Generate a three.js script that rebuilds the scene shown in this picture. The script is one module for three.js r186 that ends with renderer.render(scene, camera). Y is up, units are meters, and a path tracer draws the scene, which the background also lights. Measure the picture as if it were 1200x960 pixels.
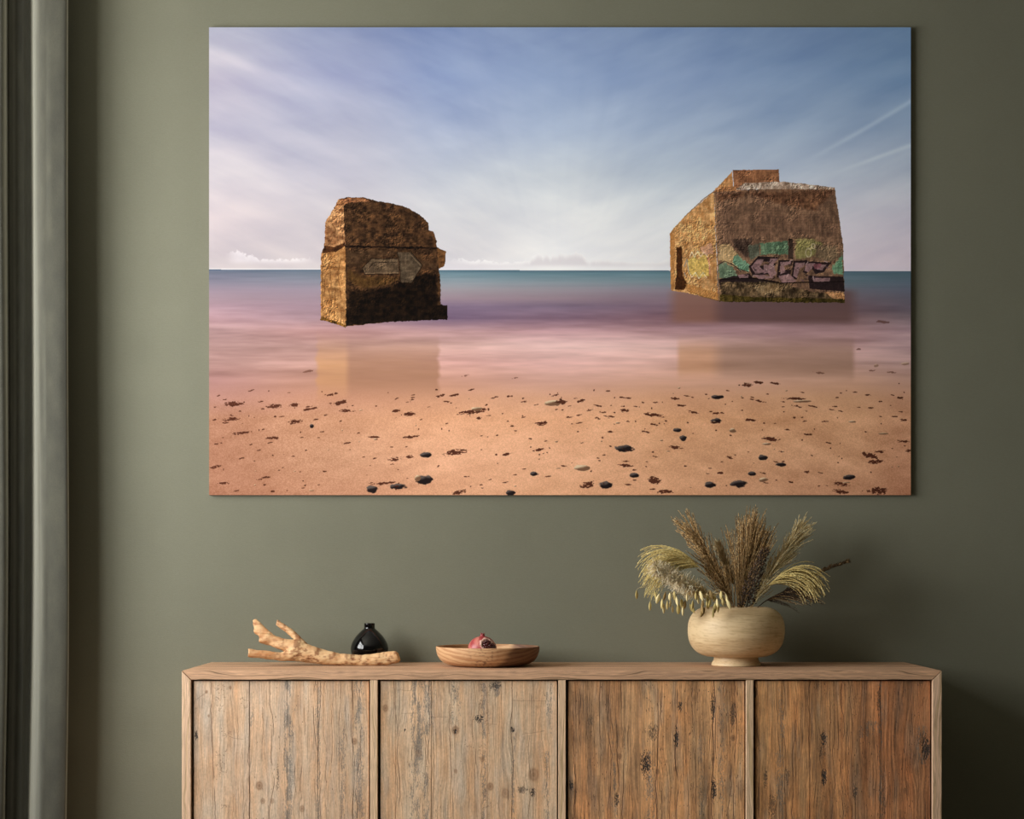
import * as THREE from 'three';
import { mergeGeometries, mergeVertices } from 'three/addons/utils/BufferGeometryUtils.js';
import { MarchingCubes } from 'three/addons/objects/MarchingCubes.js';
import { RectAreaLightUniformsLib } from 'three/addons/lights/RectAreaLightUniformsLib.js';

// ---------------------------------------------------------------- camera, light, exposure
const scene = new THREE.Scene();
const FOCAL = 1898, HORIZON_X = 608, HORIZON_Y = 672, EYE_Y = 1.082, EYE_Z = 5.15;   // pixels of a 1200 x 960 frame; metres
const camera = new THREE.PerspectiveCamera(2 * Math.atan(480 / FOCAL) * 180 / Math.PI, 1200 / 960, 0.05, 60);
camera.position.set(0, EYE_Y, EYE_Z);
camera.lookAt(0, EYE_Y, 0);
camera.setViewOffset(1200, 960, 600 - HORIZON_X, 480 - HORIZON_Y, 1200, 960);         // shifted lens: verticals stay upright
camera.updateProjectionMatrix();

scene.background = new THREE.Color().setRGB(0.62, 0.74, 0.9);
scene.backgroundIntensity = 1.0;

RectAreaLightUniformsLib.init();
const WIN = { x: -2.42, y0: 1.02, y1: 2.78, z0: 0.6, z1: 3.1 };                      // the window opening in the left wall
const daylight = new THREE.RectAreaLight(new THREE.Color().setRGB(1, 0.985, 0.95), 7.6, WIN.z1 - WIN.z0, WIN.y1 - WIN.y0);
daylight.position.set(WIN.x - 0.06, (WIN.y0 + WIN.y1) / 2, (WIN.z0 + WIN.z1) / 2);
daylight.lookAt(5, (WIN.y0 + WIN.y1) / 2, (WIN.z0 + WIN.z1) / 2);
daylight.name = 'window_daylight';
scene.add(daylight);

const renderer = new THREE.WebGLRenderer({ antialias: true });
renderer.toneMapping = THREE.LinearToneMapping;
renderer.toneMappingExposure = 1.92;
renderer.shadowMap.enabled = true;

// ---------------------------------------------------------------- helpers
const V = (x, y, z) => new THREE.Vector3(x, y, z);
const at = (px, py, z) => V((px - HORIZON_X) * (EYE_Z - z) / FOCAL, EYE_Y - (py - HORIZON_Y) * (EYE_Z - z) / FOCAL, z);
function rng(seed) { let a = seed >>> 0; return () => { a = (a + 0x6D2B79F5) >>> 0; let t = Math.imul(a ^ (a >>> 15), 1 | a); t = (t + Math.imul(t ^ (t >>> 7), 61 | t)) ^ t; return ((t ^ (t >>> 14)) >>> 0) / 4294967296; }; }
const clamp = (x, a = 0, b = 1) => x < a ? a : x > b ? b : x;
const mix = (a, b, t) => a + (b - a) * t;
const smooth = (a, b, x) => { const t = clamp((x - a) / (b - a)); return t * t * (3 - 2 * t); };
const hash3 = (x, y, z) => { let h = Math.imul(x, 374761393) ^ Math.imul(y, 668265263) ^ Math.imul(z, 1274126177); h = Math.imul(h ^ (h >>> 13), 1274126177); return ((h ^ (h >>> 16)) >>> 0) / 4294967296; };
function noise(x, y, s = 0) {                                                          // value noise 0..1
  const xi = Math.floor(x), yi = Math.floor(y); let u = x - xi, v = y - yi; u = u * u * (3 - 2 * u); v = v * v * (3 - 2 * v);
  const a = hash3(xi, yi, s), b = hash3(xi + 1, yi, s), c = hash3(xi, yi + 1, s), d = hash3(xi + 1, yi + 1, s);
  return a + (b - a) * u + (c - a + (a - b - c + d) * u) * v;
}
const fbm = (x, y, s = 0, n = 4) => { let f = 0, w = 0.5, t = 0; for (let i = 0; i < n; i++) { f += w * noise(x, y, s + i * 17); t += w; w *= 0.5; x *= 2.03; y *= 2.03; } return f / t; };
function noise3(x, y, z, s = 0) { const zi = Math.floor(z); let w = z - zi; w = w * w * (3 - 2 * w); return mix(noise(x, y, s + zi * 131), noise(x, y, s + (zi + 1) * 131), w); }
const lin = (c) => { c /= 255; return c <= 0.04045 ? c / 12.92 : ((c + 0.055) / 1.055) ** 2.4; };
const L3 = (r, g, b) => [lin(r), lin(g), lin(b)];
function texture(w, h, rgba, srgb = true) {
  const t = new THREE.DataTexture(rgba, w, h, THREE.RGBAFormat, THREE.UnsignedByteType);
  t.magFilter = THREE.LinearFilter; t.minFilter = THREE.LinearMipmapLinearFilter; t.generateMipmaps = true;
  t.wrapS = t.wrapT = THREE.MirroredRepeatWrapping; t.colorSpace = srgb ? THREE.SRGBColorSpace : THREE.NoColorSpace; t.anisotropy = 8; t.needsUpdate = true;
  return t;
}
const taken = {};
function numbered(name) { const n = taken[name] = (taken[name] ?? -1) + 1; return n ? `${name}_${String(n).padStart(3, '0')}` : name; }
function mesh(name, geometry, material, parent) {
  const m = new THREE.Mesh(geometry, material); m.name = parent ? name : numbered(name); m.castShadow = m.receiveShadow = true; (parent || scene).add(m); return m;
}
function thing(name, label, category, pos, group) {
  const g = new THREE.Group(); g.name = numbered(name); g.position.copy(pos); g.userData = { label, category }; if (group) g.userData.group = group; scene.add(g); return g;
}
function tag(o, label, category, group) { Object.assign(o.userData, { label, category }); if (group) o.userData.group = group; return o; }
function structure(o) { o.userData.kind = 'structure'; return o; }
const box = (x0, x1, y0, y1, z0, z1) => new THREE.BoxGeometry(x1 - x0, y1 - y0, z1 - z0).translate((x0 + x1) / 2, (y0 + y1) / 2, (z0 + z1) / 2);
function metreUV(g, along = 'y', du = 0, dv = 0, size = 1) {                           // uv in metres: v runs along the grain
  g = g.index ? g.toNonIndexed() : g;
  const p = g.attributes.position, n = g.attributes.normal, uv = new Float32Array(p.count * 2), c = { x: 0, y: 1, z: 2 }, ax = c[along];
  for (let i = 0; i < p.count; i += 3) {
    const m = [0, 1, 2].map((k) => Math.abs(n.getComponent(i, k) + n.getComponent(i + 1, k) + n.getComponent(i + 2, k)));
    const face = m.indexOf(Math.max(...m)); let v = ax, u = [0, 1, 2].find((k) => k !== face && k !== ax);
    if (face === ax) [u, v] = [0, 1, 2].filter((k) => k !== face);
    for (let j = i; j < i + 3; j++) { uv[j * 2] = p.getComponent(j, u) / size + du; uv[j * 2 + 1] = p.getComponent(j, v) / size + dv; }
  }
  g.setAttribute('uv', new THREE.BufferAttribute(uv, 2)); return g;
}
function vertexColours(g, fn) {
  const p = g.attributes.position, c = new Float32Array(p.count * 3);
  for (let i = 0; i < p.count; i++) c.set(fn(p.getX(i), p.getY(i), p.getZ(i), i), i * 3);
  g.setAttribute('color', new THREE.BufferAttribute(c, 3)); return g;
}
// ---------------------------------------------------------------- the room
const wallTexture = (() => {                                                           // matt paint on a fine lining paper, 0.6 m repeat
  const n = 768, col = new Uint8Array(n * n * 4), bmp = new Uint8Array(n * n * 4);
  for (let y = 0; y < n; y++) for (let x = 0; x < n; x++) {
    const k = (y * n + x) * 4, weave = hash3(x, y >> 1, 3) * 0.5 + hash3(x >> 3, y, 4) * 0.5;
    const s = (a, f, q) => { const u = x / n, v = y / n, A = (dx, dy) => fbm((u + dx) * f, (v + dy) * f, q, 3); return A(0, 0) * (1 - u) * (1 - v) + A(-1, 0) * u * (1 - v) + A(0, -1) * (1 - u) * v + A(-1, -1) * u * v; };
    const m = s(0, 5, 9), t = 1 + (weave - 0.5) * 0.07 + (m - 0.5) * 0.06;
    col[k] = 112 * t; col[k + 1] = 111.5 * t; col[k + 2] = 95 * t; col[k + 3] = 255;
    bmp[k] = bmp[k + 1] = bmp[k + 2] = 255 * clamp(0.5 + (weave - 0.5) * 0.7); bmp[k + 3] = 255;
  }
  return { map: texture(n, n, col), bump: texture(n, n, bmp, false) };
})();
const wallPaint = new THREE.MeshStandardMaterial({ map: wallTexture.map, bumpMap: wallTexture.bump, bumpScale: 0.0003, roughness: 0.9 });
const X0 = -2.42, X1 = 3.3, Z1 = 6.4, H = 3.15, T = 0.14;
const wallUV = (g) => metreUV(g, 'y', 0, 0, 0.6);
structure(mesh('wall_back', wallUV(box(X0 - T, X1 + T, -0.1, H + 0.1, -T, 0)), wallPaint));
structure(mesh('wall_front', wallUV(box(X0 - T, X1 + T, -0.1, H + 0.1, Z1, Z1 + T)), wallPaint));
structure(mesh('wall_right', wallUV(box(X1, X1 + T, -0.1, H + 0.1, 0, Z1)), wallPaint));
structure(mesh('wall_left', wallUV(mergeGeometries([
  box(X0 - T, X0, 0, WIN.y0, 0, Z1), box(X0 - T, X0, WIN.y1, H, 0, Z1), box(X0 - T, X0, WIN.y0, WIN.y1, 0, WIN.z0), box(X0 - T, X0, WIN.y0, WIN.y1, WIN.z1, Z1)])), wallPaint));
structure(mesh('ceiling', box(X0 - T, X1 + T, H, H + 0.12, 0, Z1), new THREE.MeshStandardMaterial({ color: 0xb9b6a8, roughness: 0.95 })));
structure(mesh('floor', box(X0 - T, X1 + T, -0.12, 0, 0, Z1), new THREE.MeshStandardMaterial({ color: 0x4b3a2c, roughness: 0.6 })));
const windowFrame = new THREE.Group(); windowFrame.name = 'window_1'; windowFrame.position.set(X0, WIN.y0, (WIN.z0 + WIN.z1) / 2); scene.add(structure(windowFrame));
{
  const w = (WIN.z1 - WIN.z0) / 2, h = WIN.y1 - WIN.y0, m = new THREE.MeshStandardMaterial({ color: 0x5b5d52, roughness: 0.5 }), b = 0.055;
  const bar = (n, y0, y1, z0, z1, d = 0.03) => mesh(n, box(-0.05, -0.05 + d, y0, y1, z0, z1), m, windowFrame);
  bar('jamb', 0, h, -w, -w + b, 0.05); bar('jamb', 0, h, w - b, w, 0.05); bar('sill', 0, b, -w + b, w - b, 0.05); bar('head', h - b, h, -w + b, w - b, 0.05);
  bar('mullion', b, h - b, -0.045, 0.045); bar('transom', h * 0.66, h * 0.66 + 0.06, -w + b, -0.045); bar('transom', h * 0.66, h * 0.66 + 0.06, 0.045, w - b);
  const glass = new THREE.MeshPhysicalMaterial({ color: 0xffffff, roughness: 0.02, transmission: 1, thickness: 0, ior: 1.5 });
  for (const s of [-1, 1]) mesh('pane', box(-0.086, -0.082, b, h - b, Math.min(s * 0.045, s * (w - b)), Math.max(s * 0.045, s * (w - b))), glass, windowFrame);
}

// ---------------------------------------------------------------- velvet curtain
{
  const z0 = 0.03, pxm = (px, z) => (px - HORIZON_X) * (EYE_Z - z) / FOCAL;
  // plan of the folds: [frame column, distance from the wall], right edge first
  const plan = [[66, 0.035], [74, 0.04], [79, 0.062], [80.6, 0.09], [80.4, 0.11], [78.5, 0.12], [73, 0.125], [64, 0.128], [57, 0.1285], [53, 0.128], [48.5, 0.1235], [45.2, 0.115], [42.4, 0.101], [40.4, 0.084], [39.2, 0.07], [38.4, 0.053], [36, 0.041], [31, 0.052], [26, 0.064], [20, 0.066], [14.5, 0.052], [10, 0.042], [7.8, 0.06], [7.4, 0.09], [6, 0.112], [2, 0.124], [-8, 0.128], [-20, 0.12], [-27, 0.09], [-31, 0.06], [-42, 0.04], [-56, 0.06], [-62, 0.1], [-74, 0.128], [-92, 0.12], [-102, 0.09], [-112, 0.045], [-128, 0.045], [-138, 0.09], [-152, 0.125], [-170, 0.115], [-184, 0.06], [-200, 0.04]];
  const base = new THREE.CatmullRomCurve3(plan.map(([px, q]) => { const z = 0.035 + (q - 0.035) * 1.3; return V(pxm(px, z), 0, z); }), false, 'centripetal').getPoints(260);
  const rows = 48, y0 = 0.012, y1 = 3.1, ring = base.length, pos = [], uv = [], idx = [];
  for (let side = 0; side < 2; side++) for (let r = 0; r <= rows; r++) {
    const t = r / rows, y = mix(y0, y1, t);
    for (let i = 0; i < ring; i++) {
      const a = base[Math.max(0, i - 1)], b = base[Math.min(ring - 1, i + 1)], nx = (b.z - a.z), nz = -(b.x - a.x), l = Math.hypot(nx, nz) || 1;
      const s = i / ring, front = smooth(0.06, 0.14, base[i].z);
      const sway = 0.004 * Math.sin(y * 1.7 + 0.6) * front + 0.006 * (noise(y * 0.7, s * 2, 5) - 0.5) - 0.012 * (1 - t) * (1 - t) * smooth(1.2, 0.2, y);
      const dz = 0.008 * (noise(y * 0.9, s * 14, 11) - 0.5) + 0.003 * (noise(y * 3, s * 40, 12) - 0.5) * front;
      const off = side ? 0.0035 : 0;
      pos.push(base[i].x + sway - nx / l * off, y, Math.max(0.008, base[i].z + dz - nz / l * off)); uv.push(s * 1.4, y);
    }
  }
  const n1 = ring * (rows + 1), q = (a, b, c, d) => idx.push(a, b, c, a, c, d);
  for (let r = 0; r < rows; r++) for (let i = 0; i < ring - 1; i++) { const a = r * ring + i; q(a, a + ring, a + ring + 1, a + 1); const b = a + n1; q(b, b + 1, b + ring + 1, b + ring); }
  for (let r = 0; r < rows; r++) for (const i of [0, ring - 1]) { const a = r * ring + i; q(a, a + n1, a + ring + n1, a + ring); }
  for (let i = 0; i < ring - 1; i++) for (const r of [0, rows]) { const a = r * ring + i; q(a, a + 1, a + 1 + n1, a + n1); }
  const g = new THREE.BufferGeometry(); g.setAttribute('position', new THREE.Float32BufferAttribute(pos, 3)); g.setAttribute('uv', new THREE.Float32BufferAttribute(uv, 2)); g.setIndex(idx); g.computeVertexNormals();
  const n = 512, col = new Uint8Array(n * n * 4), bmp = new Uint8Array(n * n * 4);                       // velvet pile with brushed patches
  for (let y = 0; y < n; y++) for (let x = 0; x < n; x++) {
    const k = (y * n + x) * 4, p = fbm(x / 26, y / 34, 41, 4), f = hash3(x, y, 6), t = 1 + (p - 0.5) * 0.42 + (f - 0.5) * 0.2;
    col[k] = 58 * t; col[k + 1] = 57 * t; col[k + 2] = 47 * t; col[k + 3] = 255; bmp[k] = bmp[k + 1] = bmp[k + 2] = 255 * (0.6 * p + 0.4 * f); bmp[k + 3] = 255;
  }
  const m = new THREE.MeshPhysicalMaterial({ map: texture(n, n, col), bumpMap: texture(n, n, bmp, false), bumpScale: 0.0006, roughness: 0.95, sheen: 2, sheenRoughness: 1, sheenColor: new THREE.Color().setRGB(1, 0.99, 0.84), side: THREE.DoubleSide });
  tag(mesh('curtain', g, m), 'grey green velvet curtain hanging in deep vertical folds at the left edge', 'curtain');
}
// ---------------------------------------------------------------- large photo print on the wall (flat print, its picture computed here)
const printTexture = (() => {
  const X0 = 245, Y0 = 32, W = 822, Hh = 548, K = 2.2, w = Math.round(W * K), h = Math.round(Hh * K), buf = new Float32Array(w * h * 3), R = rng(4242);
  const grid = (xs, rows) => (x, y) => {                                              // smooth colour field through a table of picture colours, adjusted against the room light
    let i = 0; while (i < xs.length - 2 && x > xs[i + 1]) i++; let j = 0; while (j < rows.length - 2 && y > rows[j + 1][0]) j++;
    const u = smooth(0, 1, (x - xs[i]) / (xs[i + 1] - xs[i])) * 0.5 + 0.5 * clamp((x - xs[i]) / (xs[i + 1] - xs[i])), v = clamp((y - rows[j][0]) / (rows[j + 1][0] - rows[j][0]));
    const a = rows[j][1], b = rows[j + 1][1]; return [0, 1, 2].map((c) => mix(mix(a[i][c], a[i + 1][c], u), mix(b[i][c], b[i + 1][c], u), v));
  };
  const sky = grid([245, 400, 530, 660, 800, 930, 1067], [  // sky darkened left, lightened centre and right, to offset the window light's falloff
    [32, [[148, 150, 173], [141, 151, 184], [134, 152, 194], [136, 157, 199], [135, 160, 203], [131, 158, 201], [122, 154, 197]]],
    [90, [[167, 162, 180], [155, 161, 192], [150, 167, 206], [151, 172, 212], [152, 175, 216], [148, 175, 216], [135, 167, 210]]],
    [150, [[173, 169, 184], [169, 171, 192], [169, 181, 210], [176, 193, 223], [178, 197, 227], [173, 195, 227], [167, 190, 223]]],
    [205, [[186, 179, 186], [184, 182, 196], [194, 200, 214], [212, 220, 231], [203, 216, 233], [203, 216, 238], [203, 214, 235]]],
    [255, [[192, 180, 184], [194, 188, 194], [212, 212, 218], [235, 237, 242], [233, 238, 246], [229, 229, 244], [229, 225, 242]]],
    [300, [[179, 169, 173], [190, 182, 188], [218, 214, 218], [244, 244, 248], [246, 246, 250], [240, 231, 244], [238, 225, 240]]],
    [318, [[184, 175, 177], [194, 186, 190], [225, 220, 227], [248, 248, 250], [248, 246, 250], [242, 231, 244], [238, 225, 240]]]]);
  const sea = grid([245, 380, 530, 650, 790, 1000, 1067], [  // picture's own vignette, plus left darkened and right lightened against the window falloff
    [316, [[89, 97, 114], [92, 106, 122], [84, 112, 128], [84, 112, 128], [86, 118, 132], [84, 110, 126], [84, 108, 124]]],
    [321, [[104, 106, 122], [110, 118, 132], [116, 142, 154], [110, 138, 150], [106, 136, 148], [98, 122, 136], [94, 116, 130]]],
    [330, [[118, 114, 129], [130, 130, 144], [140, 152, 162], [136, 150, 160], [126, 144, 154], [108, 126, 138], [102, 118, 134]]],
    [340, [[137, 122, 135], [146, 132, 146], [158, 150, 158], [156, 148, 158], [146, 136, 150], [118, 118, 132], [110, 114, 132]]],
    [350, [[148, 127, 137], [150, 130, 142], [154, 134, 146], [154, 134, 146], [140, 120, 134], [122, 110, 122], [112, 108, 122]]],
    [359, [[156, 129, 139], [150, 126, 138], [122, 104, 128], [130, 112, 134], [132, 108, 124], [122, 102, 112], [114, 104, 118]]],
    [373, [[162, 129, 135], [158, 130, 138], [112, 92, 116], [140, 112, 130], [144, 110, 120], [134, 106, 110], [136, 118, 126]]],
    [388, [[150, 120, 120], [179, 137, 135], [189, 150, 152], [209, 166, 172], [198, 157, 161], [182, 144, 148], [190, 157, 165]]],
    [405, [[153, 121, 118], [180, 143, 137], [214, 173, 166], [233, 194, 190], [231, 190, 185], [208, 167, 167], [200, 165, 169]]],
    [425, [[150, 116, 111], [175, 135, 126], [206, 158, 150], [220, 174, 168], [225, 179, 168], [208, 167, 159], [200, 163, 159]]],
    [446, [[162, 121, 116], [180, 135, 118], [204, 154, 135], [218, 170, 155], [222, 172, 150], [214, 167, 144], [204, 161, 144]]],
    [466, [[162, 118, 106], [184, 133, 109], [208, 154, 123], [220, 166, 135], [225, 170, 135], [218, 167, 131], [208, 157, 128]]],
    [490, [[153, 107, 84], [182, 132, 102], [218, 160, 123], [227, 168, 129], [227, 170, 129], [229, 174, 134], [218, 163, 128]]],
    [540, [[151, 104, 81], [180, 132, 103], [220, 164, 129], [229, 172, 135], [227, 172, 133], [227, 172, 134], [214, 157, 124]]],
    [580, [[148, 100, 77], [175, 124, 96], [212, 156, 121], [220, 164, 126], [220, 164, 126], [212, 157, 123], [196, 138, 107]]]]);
  const set = (i, j, c, a = 1) => { const q = (j * w + i) * 3; for (let k = 0; k < 3; k++) buf[q + k] = mix(buf[q + k], c[k], a); };
  for (let j = 0; j < h; j++) for (let i = 0; i < w; i++) {
    const x = X0 + i / K, y = Y0 + j / K, horizon = 315.6 + (x - 245) * 0.0026; let c;
    if (y < horizon) {
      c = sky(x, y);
      const vx = 650, vy = 380, dx = x - vx, dy = (y - vy) * 1.25, th = Math.atan2(dx, -dy), r = Math.hypot(dx, dy);                  // streaks fan out of the horizon
      const s1 = fbm(th * 7 + r * 0.001, r * 0.004 + th, 71, 4), s2 = fbm(th * 22, r * 0.006 + 3, 72, 3), s3 = fbm(x * 0.010 + y * 0.006, y * 0.03, 73, 4);
      const up = smooth(320, 210, y); let k = (s1 - 0.5) * 12 * up + (s2 - 0.5) * 6 * up + (s3 - 0.5) * 24 + mix(fbm(x * 0.016 - y * 0.012, y * 0.05 - x * 0.018, 74, 4), fbm(x * 0.016 + y * 0.012, y * 0.05 + x * 0.018, 174, 4), smooth(560, 760, x)) * 22 - 11;
      // long pale streak at the upper left and two thin ones at the right
      const d1 = y - (62 + (x - 245) * 0.36), d2 = y - (118 - (x - 1067) * 0.62 - (x - 1067) * (x - 1067) * 0.0004), d3 = y - (170 - (x - 1067) * 0.36), d4 = y - (150 + (x - 245) * 0.30);
      k += 15 * Math.exp(-d1 * d1 / 120) * smooth(560, 260, x) * (0.5 + s2) + 26 * Math.exp(-d2 * d2 / 10) * smooth(930, 1010, x) + 22 * Math.exp(-d3 * d3 / 8) * smooth(960, 1040, x) - 8 * Math.exp(-d4 * d4 / 260) * smooth(470, 260, x);
      c = [c[0] + k, c[1] + k * 0.9, c[2] + k * 0.6];
      const base = 311 - (x > 500 ? 0 : 4), hump = fbm(x * 0.09, 1, 75, 4), sel = (x > 520 ? smooth(515, 560, x) * smooth(800, 770, x) : smooth(262, 280, x) * smooth(372, 345, x) * 0.5) , top = base - 5 - hump * 16 * smooth(0.3, 0.7, noise(x * 0.025, 4, 76));
      const cl = sel * smooth(top, top + 3, y + (fbm(x * 0.4, y * 0.4, 77, 2) - 0.5) * 6) * smooth(base + 4, base - 3, y); if (cl > 0) { const lit = smooth(top + 9, top, y); c = [mix(c[0], 222 + 28 * lit, cl * 0.75), mix(c[1], 216 + 32 * lit, cl * 0.75), mix(c[2], 222 + 28 * lit, cl * 0.75)]; }
      const hz = smooth(horizon - 2.2, horizon - 0.4, y); c = c.map((q) => mix(q, 232, hz * 0.35));
    } else {
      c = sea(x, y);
      const mist = smooth(330, 390, y) * smooth(470, 420, y), st = fbm(x * 0.008 + y * 0.01, y * 0.11, 81, 4), st2 = fbm(x * 0.03 - y * 0.02, y * 0.28, 82, 3), wav = fbm(x * 0.02, y * 0.6, 83, 2);
      let k = (st - 0.5) * 60 * mist + (st2 - 0.5) * 26 * mist + (wav - 0.5) * 16 * smooth(352, 318, y);
      c = [c[0] + k, c[1] + k * 0.9, c[2] + k * 0.88];
      const wl = smooth(horizon + 1.4, horizon, y); c = [mix(c[0], 62, wl * 0.6), mix(c[1], 88, wl * 0.6), mix(c[2], 110, wl * 0.6)];
      const sand = smooth(440, 500, y); if (sand > 0) {                                            // drainage ripples and grain
        const persp = 1 / (1 + (y - 440) * 0.02), rip = fbm((x - y * 0.9) * 0.03, (y + x * 0.25) * 0.09, 84, 4), rr = smooth(620, 900, x) * fbm((x * 0.45 - y * 1.0) * 0.05, (x + y * 0.6) * 0.012, 85, 3), gr = hash3(i, j, 86), g2 = noise(x * 0.9, y * 1.1, 87);
        const kk = ((rip - 0.5) * 26 + (rr - 0.25) * -40 + (gr - 0.5) * 22 + (g2 - 0.5) * 20) * sand; c = [c[0] + kk, c[1] + kk * 0.95, c[2] + kk * 0.9];
      }
      // mirror images of the two blocks on the wet sand
      const ed = (a, b, e, q) => smooth(a - e, a + e, q) * smooth(b + e, b - e, q);
      const rl = ed(371, 514, 3, x + (noise(y * 0.2, 2, 88) - 0.5) * 4) * smooth(384, 425, y) * smooth(478, 440, y), lm = smooth(402, 412, x), col = [mix(196, 140, lm), mix(142, 98, lm), mix(84, 66, lm)]; const al = rl * 0.52 * (0.75 + 0.5 * (st - 0.3)); c = c.map((q, n) => mix(q, col[n], clamp(al)));
      const f1 = ed(787, 1000, 10, x) * ed(340, 378, 5, y), lr = smooth(828, 852, x), c1 = [mix(146, 104, lr), mix(102, 76, lr), mix(84, 72, lr)]; c = c.map((q, n) => mix(q, c1[n], clamp(f1 * 0.72)));
      const f2 = ed(794, 1000, 4, x) * smooth(388, 416, y) * smooth(452, 428, y), c2 = [mix(206, 150, lr), mix(148, 114, lr), mix(102, 90, lr)]; c = c.map((q, n) => mix(q, c2[n], clamp(f2 * 0.55)));
    }
    set(i, j, c);
  }
  const inside = (P, x, y) => { let k = false; for (let a = 0, b = P.length - 1; a < P.length; b = a++) { const [xa, ya] = P[a], [xb, yb] = P[b]; if ((ya > y) !== (yb > y) && x < (xb - xa) * (y - ya) / (yb - ya) + xa) k = !k; } return k; };
  const each = (P, rough, fn, f = 0.35) => {                                           // every print dot inside a rough-edged outline (frame pixel corners)
    const xs = P.map((p) => p[0]), ys = P.map((p) => p[1]);
    for (let j = Math.max(0, Math.floor((Math.min(...ys) - 3 - Y0) * K)); j < Math.min(h, (Math.max(...ys) + 3 - Y0) * K); j++) for (let i = Math.max(0, Math.floor((Math.min(...xs) - 3 - X0) * K)); i < Math.min(w, (Math.max(...xs) + 3 - X0) * K); i++) {
      const x = X0 + i / K, y = Y0 + j / K; if (inside(P, x + (fbm(x * f, y * f, 91, 3) - 0.5) * rough, y + (fbm(x * f, y * f, 92, 3) - 0.5) * rough)) fn(i, j, x, y);
    }
  };
  const fill = (P, rgb, a = 1, rough = 1.2, grain = 0.25) => each(P, rough, (i, j, x, y) => { const t = 1 + (fbm(x * 0.5, y * 0.5, 93, 3) - 0.5) * grain * 2; set(i, j, rgb.map((q) => q * t), a); });
  const line = (pts, rgb, wd, a = 1) => { for (let n = 1; n < pts.length; n++) { const [ax, ay] = pts[n - 1], [bx, by] = pts[n], l = Math.hypot(bx - ax, by - ay), nx = -(by - ay) / l * wd / 2, ny = (bx - ax) / l * wd / 2; fill([[ax + nx, ay + ny], [bx + nx, by + ny], [bx - nx, by - ny], [ax - nx, ay - ny]], rgb, a, 0.9); } };
  // ---- the left block: z(x, y) turns the corners read on a 5.05x enlargement into frame pixels
  const A = (P) => P.map(([x, y]) => [340 + x / 5.055, 210 + y / 5.055]);
  const chip = (x, y) => fbm(x * 0.55, y * 0.6, 94, 4) + 0.5 * noise(x * 1.7, y * 1.7, 98);
  const relief = (x, y, i, j, fine) => 1 + clamp((chip(x, y) - chip(x + 0.7, y + 0.6)) * (0.3 + 1.3 * smooth(0.42, 0.66, fbm(x * 0.07, y * 0.09, 99, 2))) * (0.5 + fine), -0.5, 0.5) + (hash3(i, j, 95) - 0.5) * fine * 0.6 + (fbm(x * 0.11, y * 0.11, 96, 3) - 0.5) * 0.36 + (fbm(x * 0.9, y * 0.09, 100, 3) - 0.5) * 0.34 + (noise(x * 0.05, y * 0.8, 104) - 0.5) * 0.12;
  const noiseEdge = (x, y, P) => { let d = 99; for (let a = 0, b = P.length - 1; a < P.length; b = a++) { const [xa, ya] = P[a], [xb, yb] = P[b], dx = xb - xa, dy = yb - ya, t = clamp(((x - xa) * dx + (y - ya) * dy) / (dx * dx + dy * dy)); d = Math.min(d, Math.hypot(x - xa - dx * t, y - ya - dy * t)); } return d + (fbm(x * 0.4, y * 0.4, 97, 3) - 0.5) * 5; };
  const stone = (P, dark, light, seed, fine = 0.35, rough = 2.2, soft = 0) => each(A(P), rough, (i, j, x, y) => { const t = clamp(fbm(x * 0.22, y * 0.28, seed, 4) * 1.7 - 0.35), g = relief(x, y, i, j, fine); set(i, j, [0, 1, 2].map((c) => mix(dark[c], light[c], t) * g), soft ? smooth(0, soft, noiseEdge(x, y, A(P))) : 1); });
  stone([[285, 118], [345, 105], [430, 108], [520, 130], [600, 140], [690, 168], [760, 205], [815, 255], [818, 300], [850, 312], [862, 350], [868, 402], [915, 425], [918, 462], [912, 510], [878, 532], [888, 580], [890, 742], [930, 748], [930, 830], [620, 842], [330, 870], [325, 400], [312, 150]], [34, 22, 15], [92, 62, 38], 101, 0.5);
  stone([[310, 390], [868, 402], [868, 415], [330, 402]], [14, 8, 6], [40, 26, 18], 102);
  stone([[330, 405], [620, 412], [790, 470], [868, 500], [880, 540], [780, 520], [640, 440], [420, 520], [330, 520]], [42, 28, 18], [84, 60, 40], 103, 0.4, 2.2, 4);
  stone([[330, 770], [600, 760], [890, 742], [930, 748], [930, 830], [620, 842], [330, 866]], [12, 8, 6], [36, 24, 16], 143, 0.5);
  stone([[325, 640], [480, 640], [620, 600], [760, 540], [885, 545], [890, 742], [925, 750], [925, 828], [620, 840], [330, 862]], [10, 6, 5], [34, 22, 14], 104, 0.5, 2.2, 7);
  stone([[330, 520], [440, 565], [640, 570], [650, 600], [560, 640], [420, 660], [328, 600]], [48, 32, 16], [92, 64, 34], 105, 0.5, 2.2, 5);
  stone([[868, 405], [920, 428], [914, 512], [880, 530]], [72, 46, 26], [122, 82, 48], 106, 0.5);
  stone([[425, 525], [480, 470], [635, 470], [645, 560], [440, 562]], [66, 52, 38], [104, 84, 64], 107, 0.3, 1);
  stone([[632, 432], [715, 432], [782, 510], [720, 612], [655, 610], [645, 500]], [60, 48, 36], [98, 82, 64], 108, 0.3, 1);
  for (const l of [[[425, 525], [480, 470], [635, 468]], [[425, 525], [440, 562], [645, 560]], [[460, 530], [498, 492], [632, 490]], [[715, 432], [782, 510], [720, 612]], [[632, 430], [650, 500], [650, 600]]]) line(A(l), [24, 15, 10], 0.8, 0.9);
  for (const l of [[[432, 530], [446, 556], [640, 553]], [[705, 440], [770, 510]]]) line(A(l), [150, 118, 88], 0.5, 0.6);
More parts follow.
